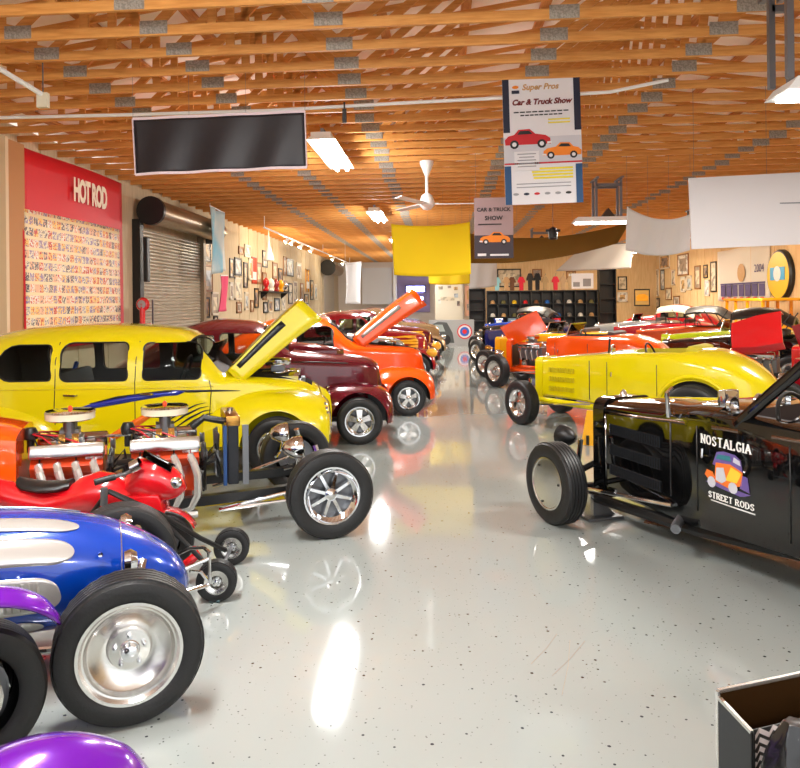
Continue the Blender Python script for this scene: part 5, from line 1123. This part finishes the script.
for i, (a, b, c_, d_, k) in enumerate(LP):
    p, q = onx(a, b, XL), onx(c_, d_, XL)
    picture('%s-framed picture on the left wall, %s counted away from the roller door' % (FC[k][0], ORD[i]), p.y, q.y, q.z, p.z, XL, 1, i, 'pictures on the left wall', FC[k][1])
LP2 = [(199, 268, 202, 290, 0), (213, 316, 217, 324, 0), (229, 282, 233, 300, 2), (229, 258, 233, 278, 0), (244, 244, 250, 258, 2), (256, 262, 261, 284, 1), (268, 300, 272, 312, 2), (274, 298, 279, 311, 0), (281, 296, 285, 310, 2), (283, 256, 286, 276, 1), (296, 262, 301, 279, 2), (304, 294, 308, 304, 0), (314, 284, 317, 300, 2), (250, 300, 253, 312, 1), (238, 246, 243, 255, 1), (263, 302, 267, 313, 0)]
for i, (a, b, c_, d_, k) in enumerate(LP2):
    p, q = onx(a, b, XL), onx(c_, d_, XL)
    picture('small %s-framed filler picture on the left wall, %s among the bigger ones' % (FC[k][0], ORD[i]), p.y, q.y, q.z, p.z, XL, 1, i + 5, 'small pictures on the left wall', FC[k][1])
# memorabilia shelf with figures
p, q = onx(258, 291, XL), onx(283, 291, XL)
t = thing('wall_shelf', 'small dark wall shelf full of models on the left wall', 'shelf', (XL, (p.y + q.y) / 2, p.z)); MB().box((.2, 0, -.02), (.4, q.y - p.y, .04)).build('board', FRB, t, 0)
for k in (-1, 1): MB().prism([(0, -.04), (.3, -.04), (0, -.3)], k * (q.y - p.y) * .4 - .02, k * (q.y - p.y) * .4 + .02).build('bracket', FRB, t, 0)
for i, (f, m_) in enumerate(((.1, REDP), (.3, WHITE), (.5, CRIM), (.7, GOLD), (.9, CHROME))):
    y = p.y + (q.y - p.y) * f; o = MB().lathe([(.1, 0), (.12, .05), (.06, .12), (.14, .3), (.12, .4), (.04, .5), (.01, .52)], 14, (0, 0, 0), 'z').build('trophy', m_); o.location = (XL + .2, y, p.z + .001)
    tag(o, '%s trophy on the dark wall shelf of the left wall, %s from the roller door' % (('red', 'white', 'crimson', 'golden', 'chrome')[i], ORD[i]), 'trophy', 'trophies on the wall shelf')
# bright clothes and signs on the wall
for i, (a, b, c_, d_, m_, nm, lb) in enumerate(((251, 257, 256, 284, mat('jersey_red', (226, 80, 50), .7), 'wall_banner', 'red and white racing banner on the left wall'), (305, 269, 309, 292, GOLD, 'wall_banner', 'yellow topped banner on the left wall far down'), (328, 290, 332, 306, mat('purple_sign', (160, 60, 140), .6), 'wall_banner', 'small purple banner at the second roller door'))):
    p, q = onx(a, b, XL), onx(c_, d_, XL); t = thing(nm, lb, 'banner', (XL + .02, (p.y + q.y) / 2, (p.z + q.z) / 2))
    w, h = abs(q.y - p.y), p.z - q.z; MB().grid(lambda u, v: V3(.02 * sin(u * 8), (u - .5) * w, (v - .5) * h), 10, 6).build('cloth', m_, t, 60, solid=.005); MB().box((0, 0, h / 2), (.03, w, .03)).build('rod', FRB, t, 0); MB().box((.02, 0, -h * .2), (.02, w * .7, h * .3)).build('patch', WHITE, t, 0)
p = onx(268, 246, -6.2); p.y = snap(p.y); t = thing('pendant_lamp', 'slim white hanging lamp over the wall shelf', 'lamp', p); MB().lathe([(.02, .5), (.03, .2), (.06, 0), (.2, -.5), (.19, -.52)], 16, ax='z').build('shade', WHITE, t); MB().cyl((0, 0, .4), (0, 0, ZC - p.z), .012, 6).build('cord', WHITE, t)

# ================================================================== BACK OF THE HALL
def panel(name, label, cat, px0, py0, px1, py1, Y, m, th=.03, kids=None, z0=None):
    a, b = at(px0, py0, Y), at(px1, py1, Y); t = thing(name, label, cat, ((a.x + b.x) / 2, Y, (a.z + b.z) / 2 if z0 is None else 0)); w = b.x - a.x; h = a.z - b.z
    if z0 is not None: h = a.z
    MB().box((0, 0, 0 if z0 is None else h / 2), (w, th, h)).build('panel', m, t, 0, min(.004, th / 5)); return t, w, h
t, w, h = panel('display_counter', 'grey printed display counter with round red and blue logo at the aisle end', 'counter', 429, 320, 474, 345, 31.4, mat('counter_grey', (150, 150, 150), .4), .5, z0=0)
for nm, m_, pl in (('printed_car', mat('print_slate', (70, 74, 74), .5), [(-.48, .12), (-.48, .8), (-.3, .94), (-.1, .9), (.02, .5), (.06, .1)]), ('printed_window', mat('print_pale', (150, 160, 158), .5), [(-.42, .55), (-.36, .82), (-.2, .82), (-.14, .55)]), ('printed_tyre', INKK, [(-.12 + .1 * cos(k * pi / 6), .22 + .2 * sin(k * pi / 6)) for k in range(12)])):
    MB().prism([(a * w, b * h) for a, b in pl], -.262 - (.004 if nm != 'printed_car' else 0), -.252).build(nm, m_, t, 0)
for k, (r_, m_) in enumerate(((.32, INKR), (.27, mat('logo_white', (210, 204, 206), .5)), (.2, mat('logo_blue', (40, 90, 180), .5)), (.1, INKR))): MB().prism([(.29 * w + r_ * cos(q * pi / 12), h * .54 + r_ * sin(q * pi / 12)) for q in range(24)], -.257 - k * .004, -.252).build('printed_logo', m_, t, 0)
o, w, h = panel('photo_board', 'cream board with small photographs at the end of the aisle', 'board', 435, 284, 463, 323, 39, CREAM)
for i, (u, v, a, b) in enumerate(((-.3, .4, .16, .08), (.02, .42, .12, .06), (.25, .38, .14, .08), (.26, .2, .14, .1), (-.05, .12, .5, .1), (.34, .0, .1, .12), (-.34, .05, .1, .1))): MB().box((u * w, -.022, v * h), (a * w, .02, b * h)).build('photograph', art(i + 1), o, 0)
t = thing('board_easel', 'wooden support frame behind the cream photo board', 'stand', (o.location.x, 39.08, 0)); MB().beam((-.6, 0, 0), (-.6, 0, 2.6), .06, .06).build('leg', FRW, t, 0); MB().beam((.6, 0, 0), (.6, 0, 2.6), .06, .06).build('leg', FRW, t, 0); MB().beam((-.6, 0, 1.6), (.6, 0, 1.6), .06, .06).build('crossbar', FRW, t, 0)
# lit signs in the alcove
NEON = mat('neon_blue_white', (190, 214, 255), .4, 0, 0, 5.0)
for a, b, c_, d_, lb in ((405, 285, 426, 293, 'upper glowing blue-white sign in the alcove'), (410, 296, 424, 301.5, 'lower glowing blue-white sign in the alcove')):
    t, w, h = panel('lit_sign', lb, 'lit sign', a, b, c_, d_, 47.73, mat('sign_case', (90, 80, 130), .5), .08); MB().box((0, -.05, 0), (w * .86, .02, h * .62)).build('lit_face', NEON, t, 0, .005)
    ld = bpy.data.lights.new('sign_glow', 'AREA'); ld.shape = 'RECTANGLE'; ld.size = w * .8; ld.size_y = h * .6; ld.energy = 25; ld.color = (.7, .75, 1); l_ = link('sign_glow', ld, t, (0, -.1, 0)); l_.rotation_euler = (R(90), 0, 0)
panel('wall_panel', 'purple painted panel behind the glowing alcove signs', 'panel', 397, 268, 430, 312, 47.8, mat('alcove_purple', (150, 136, 176), .6))
panel('wall_panel', 'large white cloth panel at the left of the alcove', 'panel', 362, 268, 392, 304, 46, CLOTHW); panel('alcove_post', 'white door post beside the alcove signs', 'post', 393, 258, 397, 333, 45.5, WHITE, .3, z0=0)
for a, b, c_, d_, m_, lb in ((465, 286, 474, 316, mat('poster_pink_tan', (214, 158, 130), .6), 'narrow pinkish poster right of the photo board'), (475, 290, 484, 322, mat('poster_kraft', (196, 160, 112), .6), 'narrow tan poster beside the shirt shelves')):
    t, w, h = panel('wall_poster', lb, 'poster', a, b, c_, d_, 38.8, m_); MB().box((0, -.02, h * .2), (w * .6, .01, h * .3)).build('print', INKT, t, 0); MB().box((0, -.02, -h * .2), (w * .6, .01, h * .2)).build('print', art(2), t, 0)
# shelf of caps and shirts
YS = 33; a, b = at(487, 291, YS), at(597, 340, YS); W_ = b.x - a.x; HT = a.z
t = thing('cube_shelf', 'long black cube shelving of caps under the hanging shirts', 'shelf', ((a.x + b.x) / 2, YS, 0)); nb = 10
for k in range(nb + 1): MB().box((-W_ / 2 + k * W_ / nb, 0, HT / 2), (.04, .45, HT)).build('upright', BLACK, t, 0)
for k in range(5): MB().box((0, 0, HT * k / 4 + (.02 if k == 0 else -.02)), (W_, .45, .04)).build('shelf_board', BLACK, t, 0)
MB().box((0, .22, HT / 2), (W_, .02, HT)).build('back_board', BLACK, t, 0)
for s, lb in ((-1, 'left'), (1, 'right')):
    tt = thing('shelf_tower', 'tall dark shelf tower at the %s end of the cap shelves' % lb, 'shelf', ((a.x + b.x) / 2 + s * (W_ / 2 + .45), YS, 0)); hh = HT + (.9 if s > 0 else .1)
    for k in range(6): MB().box((0, 0, hh * k / 5), (.7, .45, .04)).build('shelf_board', BLACK, tt, 0)
    for k in (-1, 1): MB().box((k * .35, 0, hh / 2), (.04, .45, hh + .04)).build('upright', BLACK, tt, 0)
    MB().box((0, .22, hh / 2), (.7, .02, hh)).build('back_board', BLACK, tt, 0)
CAPC = [('tan', (190, 150, 100)), ('red', (200, 30, 40)), ('grey', (120, 116, 110)), ('olive', (110, 104, 60)), ('brown', (130, 80, 50)), ('white', (220, 216, 206)), ('yellow', (230, 190, 30)), ('blue', (40, 100, 180))]
rows = ('top', 'second')
for r_ in range(2):
    for k in range(nb):
        nm, c_ = CAPC[(k * 3 + r_ * 5) % 8]; o = thing('cap', '%s cap in the %s row of the cube shelving, %s from the aisle' % (nm, rows[r_], ORD[k]), 'cap', ((a.x + b.x) / 2 - W_ / 2 + (k + .5) * W_ / nb, YS - .05, HT * (3 - r_) / 4 + .002), 0, 'caps on the cube shelving')
        m_ = mat('cap_' + nm, c_, .8); MB().lathe([(.11, 0), (.115, .04), (.09, .12), (.04, .155), (.005, .16)], 14, (0, 0, 0), 'z').build('crown', m_, o); MB().prism([(-.1, -.06), (-.08, -.2), (0, -.23), (.08, -.2), (.1, -.06)], .0, .015, 'xy').build('visor', m_, o, 0)
SH = [('pale blue', (150, 210, 220), 497), ('tan', (196, 158, 112), 506), ('brown', (120, 80, 56), 512), ('red', (222, 40, 62), 521), ('dark patterned', (60, 54, 50), 530), ('black', (34, 34, 36), 537), ('khaki', (190, 160, 116), 545), ('coral red', (226, 52, 72), 555), ('beige', (206, 176, 136), 563), ('sand', (196, 166, 124), 570)]
for i, (nm, c_, px) in enumerate(SH):
    big = nm in ('black', 'dark patterned'); p = at(px, 276 if not big else 272, YS - .1); L = .62 if not big else .78; zb = HT + .01
    o = thing('hanging_shirt', '%s shirt hanging above the cube shelving' % nm, 'shirt', (p.x, YS - .1 - .11 * (i % 2), zb), 0, 'shirts above the cube shelving'); w = .115
    pl = [(-w * .8, 0), (w * .8, 0), (w * .85, L * .6), (w * 1.25, L * .52), (w * 1.5, L * .66), (w * .75, L * .96), (w * .25, L), (0, L * .94), (-w * .25, L), (-w * .75, L * .96), (-w * 1.5, L * .66), (-w * 1.25, L * .52), (-w * .85, L * .6)]
    MB().prism(pl, -.05, .05).build('fabric', mat('shirt_' + nm.replace(' ', '_'), c_, .85), o, 35, .02); MB().tube([(0, 0, L * .94), (0, 0, L + .06), (.03, 0, L + .1), (0, 0, L + .13)], .008, 5).build('hanger_hook', STEEL, o)
for i, (x0, x1, nm, m_) in enumerate(((508, 521, 'pale blue-grey', mat('cloth_blue_grey', (120, 140, 160), .8)), (522, 532, 'yellow', GOLD), (552, 560, 'red', REDP), (494, 503, 'blue', BLUE))):
    p, q = at(x0, 318, YS - .9), at(x1, 318, YS - .9); o = thing('merchandise_box', '%s boxed goods on the low table before the cube shelving' % nm, 'box', ((p.x + q.x) / 2, YS - .9, .8), 0, 'boxes before the shelving'); MB().box((0, 0, .16), (q.x - p.x, .4, .32)).build('carton', m_, o, 0, .02); MB().box((0, -.205, .16), ((q.x - p.x) * .6, .01, .16)).build('carton_label', WHITE, o, 0)
p, q = at(490, 318, YS - .9), at(575, 318, YS - .9); t = thing('sales_table', 'low dark table in front of the cube shelving', 'table', ((p.x + q.x) / 2, YS - .9, 0)); MB().box((0, 0, .77), (q.x - p.x + .2, .6, .05)).build('tabletop', FRB, t, 0)
for sx in (-1, 1):
    for sy in (-1, 1): MB().box((sx * (q.x - p.x) / 2, sy * .25, .372), (.06, .06, .745)).build('leg', FRB, t, 0)
# signs and pictures on the back wall
def bpic(a, b, c_, d_, lb, fm, i, grp='pictures on the back wall'):
    p, q = at(a, b, YB), at(c_, d_, YB); t = thing('framed_picture', lb, 'picture', ((p.x + q.x) / 2, YB - .02, (p.z + q.z) / 2), 0, grp); w, h = q.x - p.x, p.z - q.z; bb = min(.07, w * .12)
    MB().box((0, 0, 0), (w - bb, .02, h - bb)).build('print', art(i), t, 0); MB().box((0, -.012, 0), (w * .5, .004, h * .45)).build('mount_window', art(i + 4), t, 0); f = MB()
    for k in (-1, 1): f.box((k * (w - bb) / 2, -.01, 0), (bb, .04, h)); f.box((0, -.01, k * (h - bb) / 2), (w, .04, bb))
    f.build('frame', fm, t, 0)
for i, v in enumerate(((497, 269, 521, 287, 'wide dark framed picture above the brown shirts', FRB), (532, 269, 542, 277, 'small red and brown picture above the black shirt', FRW), (566, 271, 576, 281, 'small framed print right of the coral red shirt', FRW), (603.5, 280.5, 613, 293.5, 'left upper framed print on the far tan wall', FRB), (617.5, 276.5, 627, 290, 'right upper framed print on the far tan wall', FRB), (602, 295, 610, 306, 'left lower framed print on the far tan wall', FRW), (617, 292, 627.5, 302, 'right lower framed print on the far tan wall', FRC))): bpic(*v, i + 1)
t, w, h = panel('wall_sign', 'white lettered sign above the dark shelf tower', 'sign', 571.5, 273.5, 593.5, 288.5, 32.4, mat('sign_white', (238, 240, 246), .5)); MB().box((-w * .28, -.02, -h * .22), (w * .3, .01, h * .3)).build('lettering', INKG, t, 0); MB().box((w * .2, -.02, -h * .1), (w * .36, .01, h * .5)).build('lettering', INKG, t, 0); cords(t, [(-w * .4, 0, h / 2), (w * .4, 0, h / 2)])
t, w, h = panel('wall_sign', 'yellow framed sign with a car on the far right wall corner', 'sign', 634, 289, 650, 306, 38.5, FRB); MB().box((0, -.02, 0), (w * .86, .01, h * .84)).build('face', mat('sign_sand', (206, 170, 100), .5), t, 0); MB().prism([(-w * .36, -h * .2), (w * .36, -h * .2), (w * .38, h * .05), (w * .2, h * .2), (-w * .2, h * .2), (-w * .38, h * .05)], -.04, -.025).build('printed_car', GOLD, t, 0)
# right wall pictures, banner and round sign
RPIC = [(653, 270, 659, 296, 2), (660, 256, 670, 268, 2), (661, 270, 665, 290, 0), (666, 288, 672, 300, 1), (672, 270, 675, 285, 2), (678, 255, 689, 275, 1), (681, 277, 686, 292, 2), (687, 276, 692, 290, 2), (695, 266, 701, 289, 1), (704, 265, 708, 278, 0), (705, 280, 710, 296, 2), (711, 262, 717, 292, 0), (654, 298, 660, 308, 0), (674, 296, 680, 306, 1)]
for i, (a, b, c_, d_, k) in enumerate(RPIC):
    p, q = onx(a, b, XR), onx(c_, d_, XR); picture('%s-framed picture on the right wall, %s counted from the far corner' % (FC[k][0], ORD[i]), p.y, q.y, q.z, p.z, XR, -1, i + 2, 'pictures on the right wall', FC[k][1])
p, q = onx(718, 252, XR - .03), onx(770.5, 301, XR - .03); t = thing('wall_banner', 'white anniversary wall banner dated 2004 with violet blocks', 'banner', (XR - .03, (p.y + q.y) / 2, (p.z + q.z) / 2)); w, h = abs(p.y - q.y), p.z - q.z
MB().grid(lambda u, v: V3(-.02 * sin(u * 14), (u - .5) * w, (v - .5) * h), 24, 8).build('cloth', mat('banner_ivory', (226, 218, 204), .8), t, 60, solid=.006); VIO = mat('ink_violet', (84, 70, 120), .6)
for k in range(7): MB().box((-.035, (k - 3) * w * .125, -h * .3), (.01, w * .1, h * .22)).build('violet_block', VIO, t, 0); MB().box((-.035, (k - 3) * w * .125, -h * .45), (.01, w * .06, h * .05)).build('printed_mark', INKR, t, 0)
MB().box((-.035, 0, -h * .17), (.01, w * .86, h * .03)).build('printed_line', VIO, t, 0); text('2004', h * .2, VIO, t, (-.04, -w * .33, h * .08), facing='-x'); text('1964', h * .1, VIO, t, (-.04, w * .36, h * .05), facing='-x') if False else None
MB().lathe([(.01, -.045), (h * .17, -.04), (h * .17, -.03)], 24, (0, 0, h * .03), 'x').build('printed_crest', INKT, t)
p = onx(783, 275, XR); r_ = .88; t = thing('round_sign', 'round yellow sign with a blue centre on the right wall', 'sign', (XR - .01, p.y, p.z))
MB().lathe([(.01, -.16), (r_ * .94, -.16), (r_, -.1), (r_, 0), (.01, 0)], 36, (0, 0, 0), 'x').build('case', BLACK, t); MB().lathe([(.01, -.172), (r_ * .9, -.168), (r_ * .9, -.158)], 36, (0, 0, 0), 'x').build('face', mat('sign_yellow', (246, 196, 20), .4), t); MB().box((-.18, 0, .05), (.02, r_ * 1.2, r_ * .5)).build('blue_band', mat('sign_blue', (60, 170, 226), .4), t, 0, .005); MB().lathe([(.01, -.196), (r_ * .3, -.192), (r_ * .3, -.18)], 20, (0, 0, .05), 'x').build('centre_disc', WHITE, t)
